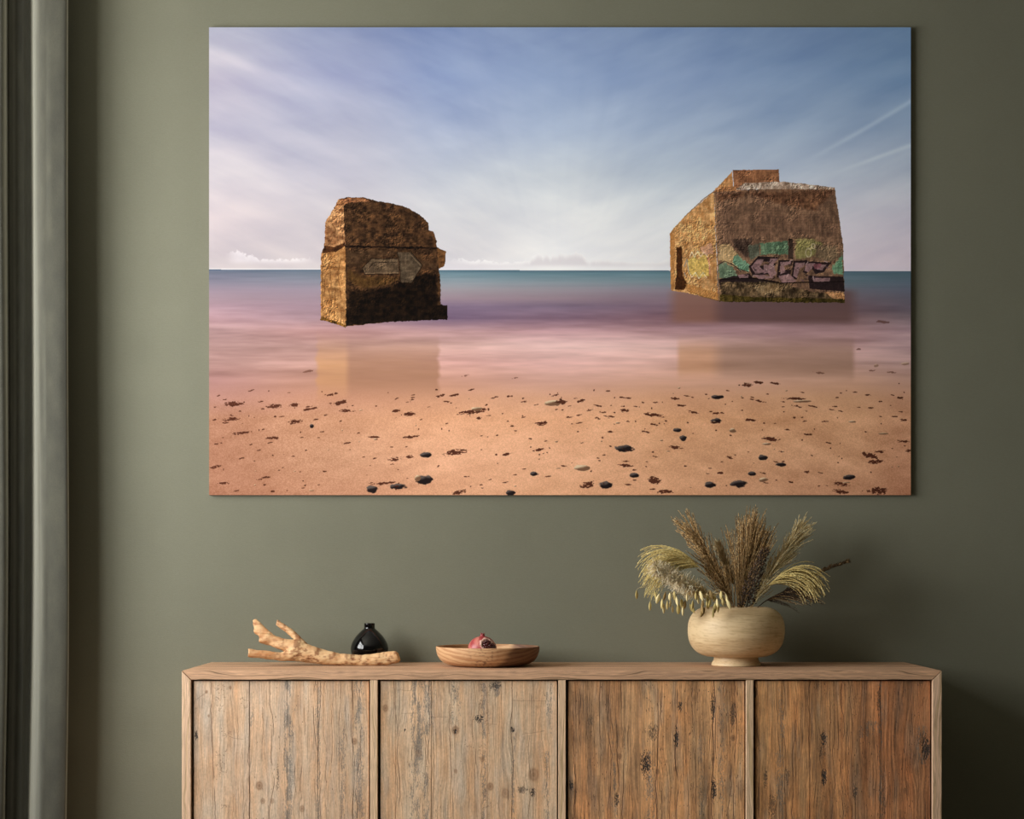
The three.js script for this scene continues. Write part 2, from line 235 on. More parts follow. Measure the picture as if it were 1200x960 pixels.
  // lit side of the left block
  stone([[285, 118], [345, 118], [315, 155], [325, 385], [250, 402], [215, 440], [185, 440], [200, 400], [205, 300], [205, 255], [235, 210], [262, 165]], [104, 64, 38], [202, 152, 104], 109, 0.45);
  stone([[185, 440], [230, 430], [300, 405], [325, 395], [330, 870], [250, 842], [180, 828], [180, 470]], [128, 84, 46], [198, 148, 94], 110, 0.45);
  stone([[200, 395], [260, 400], [320, 375], [326, 392], [270, 430], [235, 430], [190, 436]], [40, 22, 12], [100, 60, 34], 111, 0.4);
  stone([[290, 118], [350, 108], [430, 110], [470, 130], [380, 135], [320, 145]], [90, 54, 34], [160, 108, 72], 112, 0.5);
  stone([[180, 810], [250, 835], [328, 862], [328, 880], [250, 850], [178, 832]], [60, 40, 18], [130, 90, 40], 113, 0.4);
  for (const l of [[[190, 480], [190, 780]], [[205, 570], [240, 548], [236, 600]], [[205, 570], [200, 690]], [[240, 480], [215, 530], [280, 520]], [[265, 640], [262, 760]], [[250, 270], [270, 300], [240, 330]], [[225, 650], [245, 740]], [[300, 470], [280, 560], [300, 700]]]) line(A(l), [96, 58, 28], 0.9, 0.75);
  // ---- the right block
  const Bq = (P) => P.map(([x, y]) => [760 + x / 4.615, 180 + y / 4.615]);
  const rock = (P, dark, light, seed, fine = 0.35, rough = 1.6, a = 1, soft = 0) => each(Bq(P), rough, (i, j, x, y) => { const t = clamp(fbm(x * 0.3, y * 0.2, seed, 4) * 1.7 - 0.35), g = relief(x, y, i, j, fine); set(i, j, [0, 1, 2].map((c) => mix(dark[c], light[c], t) * g), soft ? a * smooth(0, soft, noiseEdge(x, y, Bq(P))) : a); });
  rock([[112, 430], [190, 340], [350, 205], [375, 795], [205, 752], [120, 740]], [176, 122, 72], [232, 182, 124], 121, 0.3);
  rock([[350, 200], [1003, 180], [1050, 500], [1058, 800], [378, 795]], [94, 70, 56], [152, 116, 90], 122, 0.4);
  rock([[358, 195], [450, 95], [455, 185]], [196, 132, 78], [230, 172, 116], 123, 0.2, 1);
  rock([[452, 88], [702, 85], [706, 165], [460, 185]], [116, 76, 52], [168, 116, 82], 124, 0.35, 1);
  rock([[352, 206], [362, 184], [460, 176], [500, 200]], [150, 100, 64], [206, 150, 104], 142, 0.3, 1);
  rock([[470, 188], [520, 158], [720, 150], [860, 165], [1000, 182], [1000, 192], [700, 190], [475, 195]], [130, 104, 86], [236, 214, 196], 125, 0.5, 1.5);
  rock([[355, 200], [1003, 184], [1006, 215], [900, 320], [700, 280], [560, 235], [360, 270]], [70, 46, 34], [142, 100, 72], 126, 0.45, 3, 1, 5);
  rock([[365, 290], [520, 270], [900, 330], [1020, 330], [1030, 470], [780, 440], [600, 470], [370, 480]], [92, 68, 54], [140, 106, 84], 127, 0.3, 3, 0.7, 7);
  rock([[370, 486], [440, 484], [470, 520], [540, 600], [540, 650], [375, 580]], [166, 136, 96], [200, 168, 124], 128, 0.2, 1.6, 1, 2);
  rock([[440, 455], [560, 450], [545, 560], [520, 575], [455, 500]], [54, 40, 34], [92, 72, 60], 129, 0.3, 2, 1, 3);
  rock([[450, 560], [480, 540], [545, 600], [540, 640], [490, 630], [450, 590]], [88, 122, 98], [124, 156, 128], 130, 0.2, 1, 1, 1.2);
  rock([[372, 600], [410, 582], [455, 610], [490, 665], [420, 680], [375, 670]], [86, 104, 84], [130, 146, 118], 131, 0.3, 1.2, 1, 2);
  rock([[540, 490], [600, 480], [600, 555], [545, 580], [530, 520]], [76, 76, 64], [112, 116, 98], 132, 0.3, 1.4, 1, 2);
  rock([[598, 482], [752, 468], [756, 545], [600, 552]], [72, 96, 74], [116, 140, 110], 133, 0.25, 1, 1, 1.2);
  rock([[755, 460], [778, 460], [780, 570], [752, 570]], [40, 30, 26], [70, 54, 46], 134, 0.3, 1);
  rock([[782, 455], [870, 450], [960, 480], [900, 560], [840, 575], [785, 570]], [116, 112, 66], [160, 146, 96], 135, 0.25, 2, 1, 4);
  rock([[880, 480], [1020, 490], [1040, 560], [985, 590], [900, 575]], [98, 82, 64], [146, 120, 92], 136, 0.3, 2, 1, 4);
  rock([[1040, 500], [1050, 540], [1055, 660], [985, 650], [990, 600], [1028, 560]], [80, 116, 90], [118, 152, 120], 137, 0.25, 1, 1, 2);
  for (const [x, y, rx, ry] of [[862, 535, 15, 24], [888, 500, 10, 14]]) { const e = []; for (let t = 0; t <= 16; t++) e.push([x + Math.cos(t * Math.PI / 8) * rx, y + Math.sin(t * Math.PI / 8) * ry]); line(Bq(e), [206, 190, 160], 1, 0.85); }
  // painted lettering: grey pink faces with dark outlines
  const face = [150, 116, 116], ink = [36, 26, 28];
  for (const P of [[[540, 610], [590, 555], [700, 560], [690, 580], [610, 585], [585, 610], [650, 600], [690, 590], [660, 650], [560, 660]], [[700, 575], [780, 575], [770, 600], [720, 600], [700, 640], [770, 625], [765, 655], [690, 670]], [[780, 580], [855, 575], [860, 600], [820, 605], [800, 680], [770, 672]], [[860, 585], [980, 588], [945, 640], [900, 650], [880, 620], [850, 650], [830, 640]], [[370, 680], [540, 645], [560, 670], [700, 690], [690, 720], [400, 735]], [[860, 660], [1050, 665], [1058, 745], [870, 730]]]) { fill(Bq(P), ink, 0.92, 1.2, 0.3); }
  for (const P of [[[552, 612], [588, 570], [620, 572], [600, 612], [630, 640], [575, 650]], [[620, 600], [655, 600], [650, 640], [620, 650]], [[655, 566], [700, 566], [672, 600], [690, 650], [660, 672], [640, 640]], [[710, 585], [770, 582], [765, 595], [728, 608], [740, 640], [708, 650]], [[790, 590], [842, 588], [836, 612], [815, 620], [800, 672], [780, 660]], [[850, 592], [900, 592], [890, 610], [862, 640], [840, 632]], [[910, 600], [960, 600], [935, 630], [905, 625]], [[480, 655], [540, 650], [535, 670], [490, 672]], [[560, 655], [620, 655], [680, 670], [600, 680]], [[880, 670], [980, 672], [975, 690], [890, 692]], [[700, 660], [760, 650], [800, 690], [720, 700]]]) fill(Bq(P), face, 0.9, 1, 0.3);
  fill(Bq([[888, 598], [935, 592], [925, 618], [895, 622]]), [140, 84, 92], 0.8, 1);
  for (const l of [[[540, 612], [592, 556], [705, 562]], [[790, 580], [982, 590], [940, 640]], [[540, 640], [480, 620], [440, 590]], [[640, 600], [668, 575]], [[370, 602], [410, 580], [460, 605], [500, 640]]]) line(Bq(l), ink, 0.8, 0.9);
  for (let n = 0; n < 46; n++) { const x = 545 + R() * 440, y = 570 + R() * 110, a = R() * 3.14, l = 10 + R() * 26; line(Bq([[x, y], [x + Math.cos(a) * l, y + Math.sin(a) * l * 0.7]]), [ink, [196, 164, 160], [120, 90, 96], ink][n % 4], 0.6 + R() * 0.7, 0.8); }
  rock([[385, 690], [560, 690], [700, 690], [870, 740], [1055, 750], [1058, 800], [380, 795]], [40, 30, 20], [134, 108, 78], 138, 0.6, 3, 1, 2);
  rock([[560, 700], [690, 690], [760, 720], [700, 770], [580, 770]], [110, 84, 56], [186, 158, 120], 139, 0.6, 4, 0.8, 4);
  rock([[950, 745], [1058, 752], [1055, 795], [1010, 795]], [150, 104, 66], [206, 156, 110], 140, 0.4, 2);
  rock([[380, 760], [560, 775], [1056, 785], [1056, 806], [380, 800]], [40, 34, 14], [96, 78, 36], 141, 0.5, 2);
  line(Bq([[385, 680], [560, 672], [700, 700], [1055, 690]]), [20, 14, 12], 1.2, 0.85);
  // doorway and coloured scrawl on the lit side
  fill(Bq([[148, 505], [178, 505], [182, 660], [205, 700], [190, 735], [140, 735], [150, 640]]), [66, 36, 18], 0.95, 2, 0.5);
  fill(Bq([[112, 430], [140, 440], [135, 730], [118, 735]]), [176, 116, 60], 0.6, 1.5);
  for (const P of [[[205, 580], [245, 550], [265, 570], [300, 540], [320, 590], [325, 660], [270, 670], [215, 650]]]) fill(Bq(P), [214, 192, 98], 0.6, 3, 0.5);
  for (const l of [[[220, 560], [232, 530], [246, 560], [262, 525], [280, 558], [296, 528], [318, 560]], [[218, 640], [232, 670], [250, 640], [270, 676], [292, 640], [312, 672]]]) line(Bq(l), [240, 226, 190], 0.9, 0.85);
  for (const l of [[[190, 610], [205, 570], [215, 640]], [[188, 640], [200, 665]]]) line(Bq(l), [150, 150, 150], 1.2, 0.7);
  fill(Bq([[275, 510], [340, 480], [350, 540], [300, 545]]), [214, 164, 150], 0.5, 2.4); line(Bq([[322, 560], [330, 650]]), [196, 120, 128], 1, 0.6);
  line(Bq([[190, 342], [300, 240], [350, 205]]), [110, 70, 40], 0.9, 0.8); line(Bq([[356, 215], [366, 380], [382, 795]]), [228, 176, 118], 0.7, 0.6); line(Bq([[205, 740], [300, 775], [378, 795]]), [110, 74, 36], 1.2, 0.7);
  fill(Bq([[190, 700], [260, 720], [375, 750], [378, 790], [210, 748]]), [178, 120, 62], 0.6, 2);
  // ---- weed, shells and pebbles on the sand: [x, y, half length, half height, kind] in frame pixels; 0 weed, 1 dark stone, 2 pale stone
  const bits = [[436, 573, 9, 5, 1], [466, 570, 13, 4, 1], [496, 562, 14, 6, 1], [489, 560, 5, 5, 2], [537, 577, 10, 3, 0], [598, 577, 7, 4, 1], [533, 530, 15, 4, 0], [499, 533, 9, 4, 1], [480, 535, 6, 2, 0], [463, 538, 9, 3, 0], [626, 555, 7, 3, 1], [631, 527, 7, 2, 0], [594, 532, 6, 2, 0], [480, 512, 11, 2, 0], [438, 512, 8, 1.5, 0], [406, 519, 6, 1.5, 0], [555, 482, 20, 3, 0], [558, 479, 8, 3, 2], [647, 472, 12, 4, 2], [479, 485, 9, 3, 0], [465, 481, 6, 2, 0], [346, 494, 10, 3, 0], [320, 513, 11, 2, 0], [284, 507, 15, 2, 0], [272, 491, 10, 2.5, 0], [275, 473, 12, 3.5, 0], [322, 476, 12, 3, 0], [345, 474, 8, 2.5, 0], [363, 479, 10, 1.6, 0], [398, 472, 10, 3, 0], [405, 481, 9, 2, 0], [388, 462, 8, 2, 0], [365, 499, 4, 3, 1], [252, 547, 8, 2, 0], [262, 566, 7, 1.6, 0], [312, 559, 6, 1.6, 0], [450, 566, 15, 1.5, 0], [516, 464, 7, 2, 0], [531, 463, 7, 1.6, 0], [545, 440, 5, 1.4, 0], [635, 496, 6, 3, 0], [658, 471, 8, 3, 0], [680, 470, 5, 2, 0], [766, 486, 14, 2.4, 0], [732, 481, 6, 2.4, 0], [790, 467, 6, 2.5, 0], [840, 465, 10, 3, 1], [838, 493, 8, 4, 1], [858, 504, 6, 3, 2], [812, 483, 9, 1.6, 0], [874, 451, 10, 2.6, 0], [888, 448, 7, 2, 0], [908, 449, 7, 1.5, 0], [890, 470, 7, 1.6, 0], [930, 467, 14, 2, 0], [939, 470, 14, 1.8, 2], [934, 476, 7, 1.6, 0], [878, 492, 9, 1.8, 0], [841, 484, 9, 1.4, 0], [732, 525, 14, 5, 1], [682, 548, 12, 4, 2], [734, 545, 9, 2.4, 0], [743, 557, 8, 3.5, 1], [688, 568, 9, 5, 0], [710, 568, 11, 5, 1], [766, 563, 10, 5, 0], [779, 576, 10, 3, 0], [793, 504, 7, 3, 1], [800, 513, 5, 4, 1], [791, 524, 9, 2.4, 0], [902, 514, 12, 3, 0], [898, 520, 7, 1.6, 2], [893, 536, 7, 3.6, 1], [914, 544, 8, 3, 1], [865, 567, 13, 5.5, 1], [832, 568, 9, 4.5, 1], [880, 555, 6, 3, 1], [894, 562, 7, 3, 2], [844, 554, 5, 1.6, 0], [945, 553, 4, 1.6, 0], [994, 559, 9, 4, 1], [985, 567, 10, 3, 0], [985, 576, 11, 3, 0], [1028, 575, 12, 5, 0], [1020, 534, 11, 4, 0], [1026, 541, 12, 3, 0], [1030, 529, 8, 2, 0], [1058, 517, 8, 2, 0], [1064, 528, 4, 2, 0], [1058, 492, 5, 1.6, 0], [1054, 466, 5, 1.6, 0], [998, 494, 6, 1.4, 2], [1034, 508, 9, 1.4, 2], [944, 509, 5, 1.2, 0], [948, 509, 4, 1.4, 0], [854, 536, 4, 2, 0], [1034, 377, 9, 2, 0], [1006, 409, 5, 1.4, 0], [960, 437, 8, 1.4, 0], [1044, 436, 6, 1.4, 0], [1022, 434, 5, 1.4, 0], [1060, 426, 6, 2, 2], [1026, 428, 4, 2.5, 2], [650, 463, 4, 1.4, 0], [603, 443, 4, 1.2, 0], [361, 435, 7, 1.6, 0], [700, 475, 5, 1.4, 0], [757, 506, 6, 1.4, 0], [716, 506, 5, 1.4, 0], [700, 490, 4, 1.6, 0], [716, 488, 5, 1.6, 0], [765, 497, 6, 1.4, 0], [798, 475, 7, 1.4, 0]];
  for (let n = 0; n < 240; n++) { const y = 446 + R() ** 0.8 * 130, x = 250 + R() * 812; bits.push([x, y, (0.8 + R() * R() * 4.5) * (0.5 + (y - 440) / 160), 0.6 + R() * 0.7, R() < 0.1 ? 2 : 0]); }
  for (let n = 0; n < 110; n++) { const y = 456 + R() * 40, x = 250 + R() * 812; bits.push([x, y, 1 + R() * 4, 0.7 + R() * 0.5, 0]); }
  for (const [x, y, a0, b0, kind] of bits) {
    const b = b0 * (kind ? 0.9 : 0.8), a = a0 * (kind ? 0.82 : 0.85), tilt = kind ? 0 : (x < 700 ? -0.14 : 0.1) + (R() - 0.5) * 0.3, seed = Math.floor(R() * 1e5), wet = y < 445 ? 0.55 : 1, dk = kind === 2 ? [170, 136, 106] : kind === 1 ? [40, 32, 32] : [50, 22, 16];
    for (let j = Math.max(0, Math.floor((y - b * 2 - a * 0.4 - Y0) * K)); j < Math.min(h, (y + b * 2 + a * 0.4 - Y0) * K); j++) for (let i = Math.max(0, Math.floor((x - a * 1.4 - X0) * K)); i < Math.min(w, (x + a * 1.4 - X0) * K); i++) {
      const px = X0 + i / K - x, py = Y0 + j / K - y - px * tilt, nn = (fbm(i * (kind ? 0.09 : 0.2), j * (kind ? 0.14 : 0.42), seed, 3) - 0.5) * (kind ? 1.3 : 3.2), d = (px / a) ** 2 + (py / b) ** 2 + nn; if (d > 1) continue;
      const hi = kind ? smooth(0.1, -0.7, py / b + px / a * 0.5 + nn * 0.5) : 0, sp = hash3(i, j, seed); const base = kind === 2 ? [mix(120, 228, hi), mix(88, 200, hi), mix(66, 166, hi)] : kind === 1 ? [mix(34, 112, hi * 0.8), mix(26, 100, hi * 0.8), mix(26, 94, hi * 0.8)] : [dk[0] + sp * 40, dk[1] + sp * 26, dk[2] + sp * 16];
      set(i, j, base, wet * smooth(1, 0.6, d) * (kind ? 1 : 0.9));
    }
  }
  const out = new Uint8Array(w * h * 4);
  for (let j = 0; j < h; j++) for (let i = 0; i < w; i++) { const q = (j * w + i) * 3, o = ((h - 1 - j) * w + i) * 4; for (let c = 0; c < 3; c++) out[o + c] = clamp(buf[q + c], 0, 255); out[o + 3] = 255; }
  const t = texture(w, h, out); t.wrapS = t.wrapT = THREE.ClampToEdgeWrapping; return t;
})();
{
  const a = at(245, 580.3, 0.014), b = at(1067.3, 32, 0.014), g = new THREE.BoxGeometry(b.x - a.x, b.y - a.y, 0.013).translate((a.x + b.x) / 2, (a.y + b.y) / 2, 0.0075);
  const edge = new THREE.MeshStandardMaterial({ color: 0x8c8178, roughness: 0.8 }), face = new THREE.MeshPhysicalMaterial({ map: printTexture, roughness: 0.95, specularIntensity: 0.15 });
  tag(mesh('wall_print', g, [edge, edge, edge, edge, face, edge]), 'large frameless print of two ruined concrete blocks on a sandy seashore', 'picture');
}
// ---------------------------------------------------------------- sideboard of reclaimed wood
const SB = { x0: at(213, 0, 0.46).x, x1: at(1103.6, 0, 0.46).x, top: 0.8, z0: 0.004, z1: 0.46, t: 0.0265 };
const U = 404.5;                                                                       // front units (one frame pixel at the front) per metre
const woodFront = (() => {                                                             // one sheet of old boards, laid out in front units
  const W = 891, Hh = 330, K = 2.28, w = Math.round(W * K), h = Math.round(Hh * K), col = new Uint8Array(w * h * 4), bmp = new Uint8Array(w * h * 4), R = rng(77);
  const tone = [[0, [207, 174, 143]], [120, [209, 176, 145]], [222, [206, 172, 139]], [240, [211, 176, 141]], [440, [211, 176, 141]], [452, [196, 146, 102]], [560, [199, 150, 104]], [659, [196, 147, 101]], [672, [190, 140, 92]], [760, [184, 132, 86]], [820, [180, 122, 80]], [891, [174, 118, 78]]];
  const toneAt = (s) => { for (let i = 1; i < tone.length; i++) if (s <= tone[i][0]) { const t = (s - tone[i - 1][0]) / (tone[i][0] - tone[i - 1][0]); return [0, 1, 2].map((c) => mix(tone[i - 1][1][c], tone[i][1][c], t)); } return tone.at(-1)[1]; };
  const dark = new Float32Array(w * h), blue = new Float32Array(w * h), red = new Float32Array(w * h);
  // knots: [column, row, radius, strength] in frame pixels
  const knots = [[303, 921, 4, 0.8], [307, 939, 2.6, 0.7], [318, 939, 2.4, 0.6], [353, 948, 3, 0.7], [414.5, 869, 3, 0.8], [241, 811, 1.6, 0.8], [243.5, 839, 1.2, 0.7], [269, 806, 1.6, 0.8], [451, 830, 3.2, 0.8], [533, 856, 4, 0.9], [490, 883, 3.4, 0.5], [574, 922, 3.6, 0.8], [625, 908, 6, 0.7], [592, 930, 4.5, 0.5], [564.5, 890, 2.4, 0.7], [533.5, 904, 2, 0.7], [725.5, 886.5, 2.6, 0.9], [770, 904.5, 2.4, 0.9], [791.5, 901, 2.2, 0.9], [859, 865, 2.6, 1], [835.5, 890, 2, 0.9], [1076, 904, 4, 0.6], [1061, 927, 2.4, 0.9], [974, 957, 6, 0.5], [1048, 832, 2, 0.6], [991, 803, 5, 0.4]];
  const K2 = knots.map(([x, y, r, a]) => [(x - 213), (y - 786), r, a]);
  // black rot patches / ink: [column, row, width, height, strength]
  const blots = [[561, 842, 5, 4, 1], [580, 804, 6, 4, 0.7], [600.5, 855, 2, 3, 1], [533, 857, 2, 2, 1], [474, 856, 1.4, 1.2, 1], [624, 929, 3, 4, 0.9], [612, 926, 5, 4, 0.5], [757, 896, 5, 13, 1], [765, 858, 5, 9, 0.5], [792.5, 865, 2.5, 11, 1], [797, 828, 2, 6, 0.9], [835.5, 830, 2.5, 14, 0.8], [836.5, 925, 2.5, 12, 1], [859, 838, 3, 14, 0.6], [669, 920, 2, 5, 1], [722.5, 937, 2.5, 8, 0.8], [692, 845, 3, 7, 0.4], [965.5, 866, 3.5, 8, 1], [966, 910, 3, 9, 1], [964, 880, 4, 8, 0.5], [1086, 878, 5, 11, 1], [1082, 866, 6, 8, 0.4], [1002, 928, 2.5, 8, 0.6], [923, 910, 2.5, 9, 0.5], [897, 912, 2, 12, 0.6], [905, 945, 4, 14, 0.5], [1030, 822, 2, 14, 0.5], [1036, 930, 2, 30, 0.4], [885, 812, 2, 6, 0.6], [1078, 800, 4, 4, 0.4], [958, 804, 3, 7, 0.4], [229, 862, 1.6, 5, 0.9], [325, 912, 1.2, 16, 0.5]];
  const B2 = blots.map(([x, y, a, b, s]) => [x - 213, y - 786, a, b, s]);
  // grey blue old paint: [column, half width, from row, to row, strength]
  const stains = [[336, 5, 796, 1100, 0.75], [338, 8, 830, 1100, 0.45], [372, 4, 800, 1000, 0.3], [420, 9, 796, 960, 0.42], [400, 6, 850, 990, 0.3], [294, 4, 815, 850, 0.3], [488, 9, 796, 890, 0.95], [500, 12, 796, 860, 0.5], [486, 9, 885, 1100, 0.55], [499, 5, 905, 1100, 0.5], [566, 5, 800, 960, 0.45], [533, 8, 796, 850, 0.3], [582, 6, 796, 815, 0.7], [643, 5, 800, 860, 0.5], [641, 4, 880, 990, 0.4], [601, 3, 840, 980, 0.4], [720, 5, 840, 960, 0.3], [762, 8, 880, 990, 0.4], [846, 6, 800, 960, 0.2], [1032, 3, 796, 1100, 0.4], [1022, 14, 845, 862, 0.45], [1080, 9, 850, 895, 0.5], [1012, 9, 850, 864, 0.4], [916, 5, 800, 960, 0.3], [912, 6, 880, 990, 0.25], [822, 6, 860, 960, 0.2]];
  const put = (buf, x, y, a) => { const i = Math.round(x * K), j = Math.round(y * K); if (i >= 0 && j >= 0 && i < w && j < h) buf[j * w + i] = Math.max(buf[j * w + i], a); };
  // long drying cracks
  const crack = (s, y0, y1, a, wob, thick = 1) => { const q = R() * 99; for (let y = y0; y < y1; y += 0.3) { const x = s + (noise(y * 0.03, q, 8) - 0.5) * wob + (noise(y * 0.15, q, 9) - 0.5) * 1.2, f = smooth(0.25, 0.5, noise(y * 0.06, q + 3, 10)); const aa = a * f; put(dark, x, y, aa); if (thick > 1) put(dark, x + 0.42, y, aa * 0.9); } };
  for (const [s, a] of [[248.5, 0.75], [292, 0.75], [318, 0.6], [354, 0.5], [369, 0.6], [374, 0.6], [380, 0.45], [397, 0.5], [413, 0.7], [419, 0.5], [462, 0.5], [466, 0.5], [504, 0.5], [509, 0.4], [528, 0.6], [600, 0.6], [620, 0.5], [555, 0.35]]) crack(s - 213, 8, 330, a, 7, 2);
  for (const [s, a] of [[673, 0.7], [714, 0.6], [725, 0.7], [729, 0.6], [771, 0.7], [774, 0.5], [792, 0.8], [836, 0.9], [862, 0.7], [855, 0.5], [703, 0.4], [919, 0.5], [930, 0.6], [949, 0.5], [987, 0.6], [998, 0.5], [1032, 0.6], [1040, 0.4], [1068, 0.4], [976, 0.5], [890, 0.5], [1075, 0.4]]) crack(s - 213, 8, 330, a, 6, 2);
  for (let i = 0; i < 420; i++) { const s = 11 + R() * 870, y = R() * 320, l = 10 + R() * 60; crack(s, y, y + l, 0.2 + R() * 0.45, 3); }
  // worm holes and pits, many on the two brown doors
  for (let i = 0; i < 8200; i++) {
    const s = 11 + R() * 870, brown = s > 446, cl = fbm(s * 0.045, 3, 21, 2); if (R() > (brown ? (s < 665 ? 0.62 : 0.5) : 0.13) * smooth(0.3, 0.62, cl)) continue;
    const y = 12 + R() * 315, l = 0.4 + R() * R() * 3.2, a = 0.45 + R() * 0.5; for (let d = 0; d < l; d += 0.3) { put(dark, s + d * 0.05, y + d, a); if (R() < 0.35) put(dark, s + 0.43, y + d, a * 0.8); }
  }
  for (const [sx, hw, r0, r1, st] of stains) for (let i = 0; i < (r1 - r0) * hw * 3.2; i++) {
    const g = (R() + R() + R() - 1.5) / 1.5, s = sx - 213 + g * hw, y = r0 - 786 + R() * (r1 - r0), c = smooth(0.35, 0.6, fbm(s * 0.3, y * 0.07, 31, 3)); if (R() > c * st) continue;
    for (let d = 0, l = 0.3 + R() * 2.4; d < l; d += 0.3) put(blue, s, y + d, 0.35 + R() * 0.5);
  }
  // faint scratches across, dents and old scribbles on the pale doors
  for (const [x, y, l, sl] of [[600, 820.5, 40, 0.01], [567, 848, 15, 0.02], [465, 808, 16, 0.04], [470, 836, 18, -0.05], [503, 840, 22, 0], [494, 905, 12, 0.8], [612, 860, 26, -0.15], [270, 864, 15, 0.1], [285, 820, 6, 0.1], [228, 820, 14, -0.7]]) for (let d = 0; d < l; d += 0.3) put(dark, x - 213 + d, y - 786 + d * sl + noise(d * 0.2, y, 3), 0.5);
  const scribble = (x, y, ww, hh, n, buf) => { for (let i = 0; i < n; i++) { let a = x - 213 + R() * ww, b = y - 786 + R() * hh, dx = (R() - 0.5) * 2, dy = (R() - 0.5) * 1.2; for (let d = 0; d < 8; d++) { put(buf, a, b, 0.6); a += dx * 0.35; b += dy * 0.35; } } };
  for (const [x, y, ww, hh, n] of [[252, 800, 10, 34, 30], [258, 855, 14, 9, 18], [251, 873, 15, 40, 38], [257, 942, 9, 5, 8], [281, 817, 9, 13, 10], [562, 800, 12, 100, 60], [525, 800, 12, 55, 26], [564, 925, 10, 30, 30], [608, 922, 18, 9, 22], [544, 862, 12, 14, 8]]) scribble(x, y, ww, hh, n, dark);
  for (let j = 0; j < h; j++) for (let i = 0; i < w; i++) {
    const s = i / K, y = j / K; let sx = s, knot = 0, ring = 0;
    for (const [kx, ky, r, a] of K2) { const dx = s - kx, dy = (y - ky); if (Math.abs(dx) > 26 || Math.abs(dy) > 40) continue; const e = Math.exp(-(dx * dx) / (r * r * 8) - (dy * dy) / (r * r * 26)); sx += -dx * 0.55 * e; const d = Math.hypot(dx, dy * 0.8) / r; if (d < 1.7) { knot = Math.max(knot, a * smooth(1.5, 0.5, d)); ring = Math.sin(d * 9) * smooth(1.7, 0.8, d); } }
    const warp = (fbm(s * 0.05, y * 0.012, 51, 3) - 0.5) * 16, g1 = fbm((sx + warp) * 0.55, y * 0.012, 52, 3), g2 = noise((sx + warp * 0.6) * 2.0, y * 0.035, 53), g3 = noise(sx * 4.2, y * 0.16, 54), band = fbm(s * 0.075, y * 0.004, 55, 2), blot = fbm(s * 0.09, y * 0.05, 56, 4), arch = Math.sin((sx + warp * 2.2 + y * 0.02) * 1.5) * 0.5 + 0.5;
    const brown = smooth(440, 452, s) , T0 = toneAt(s);
    const fine = noise(sx * 3.1 + warp * 0.4, y * 0.05, 59), hair = smooth(0.72, 0.9, noise(sx * 2.3 + warp * 0.5, y * 0.028, 60)), mott = noise(s * 0.9, y * 0.55, 62);
    let v = 1 + (g1 - 0.5) * (0.12 + 0.17 * brown) + (g2 - 0.5) * (0.08 + 0.08 * brown) + (g3 - 0.5) * (0.1 + 0.06 * brown) + (fine - 0.5) * (0.08 + 0.06 * brown) + (mott - 0.5) * 0.1 - hair * (0.07 + 0.21 * brown) + (band - 0.5) * (0.14 + brown * 0.36) + (blot - 0.5) * (0.14 + 0.18 * brown) - arch * arch * 0.04 + 0.03;
    const warm = (fbm(s * 0.11, y * 0.018, 57, 3) - 0.5), grey = smooth(0.52, 0.75, fbm(s * 0.13 + 7, y * 0.022, 58, 3));
    let r = T0[0] * v * (1 + warm * 0.06), gg = T0[1] * v * (1 - warm * 0.10), b = T0[2] * v * (1 - warm * 0.26);
    const m = (r + gg + b) / 3, gk = grey * 0.2; r = mix(r, m * 0.98, gk); gg = mix(gg, m * 0.95, gk); b = mix(b, m * 0.93, gk);
    let bk = 0; for (const [bx, by, a, bb, st] of B2) { const dx = (s - bx) / a, dy = (y - by) / bb, d = dx * dx + dy * dy; if (d < 2.6) bk = Math.max(bk, st * smooth(1.3, 0.5, d + (noise(s * 1.9, y * 0.8, 61) - 0.42) * 3.4)); }
    const q = j * w + i, dk = dark[q], bl = blue[q];
    const bb2 = bl * 0.85; r = mix(r, 110 * v, bb2); gg = mix(gg, 104 * v, bb2); b = mix(b, 98 * v, bb2);
    const kk = clamp(knot * (0.62 + 0.2 * ring)); r = mix(r, 118, kk); gg = mix(gg, 82, kk); b = mix(b, 56, kk);
    const da = dk * mix(0.66, 0.88, brown); r = mix(r, 78, da); gg = mix(gg, 54, da); b = mix(b, 40, da); r = mix(r, 44, bk * 0.9); gg = mix(gg, 38, bk * 0.9); b = mix(b, 34, bk * 0.9);
    const o = ((h - 1 - j) * w + i) * 4; col[o] = clamp(r, 0, 255); col[o + 1] = clamp(gg, 0, 255); col[o + 2] = clamp(b, 0, 255); col[o + 3] = 255;
    const hgt = clamp(0.72 + (g1 - 0.5) * 0.3 + (g2 - 0.5) * 0.18 - dk * 0.45 - bk * 0.5 - bl * 0.12); bmp[o] = bmp[o + 1] = bmp[o + 2] = hgt * 255; bmp[o + 3] = 255;
  }
  return { map: texture(w, h, col), bump: texture(w, h, bmp, false), W, Hh };
})();
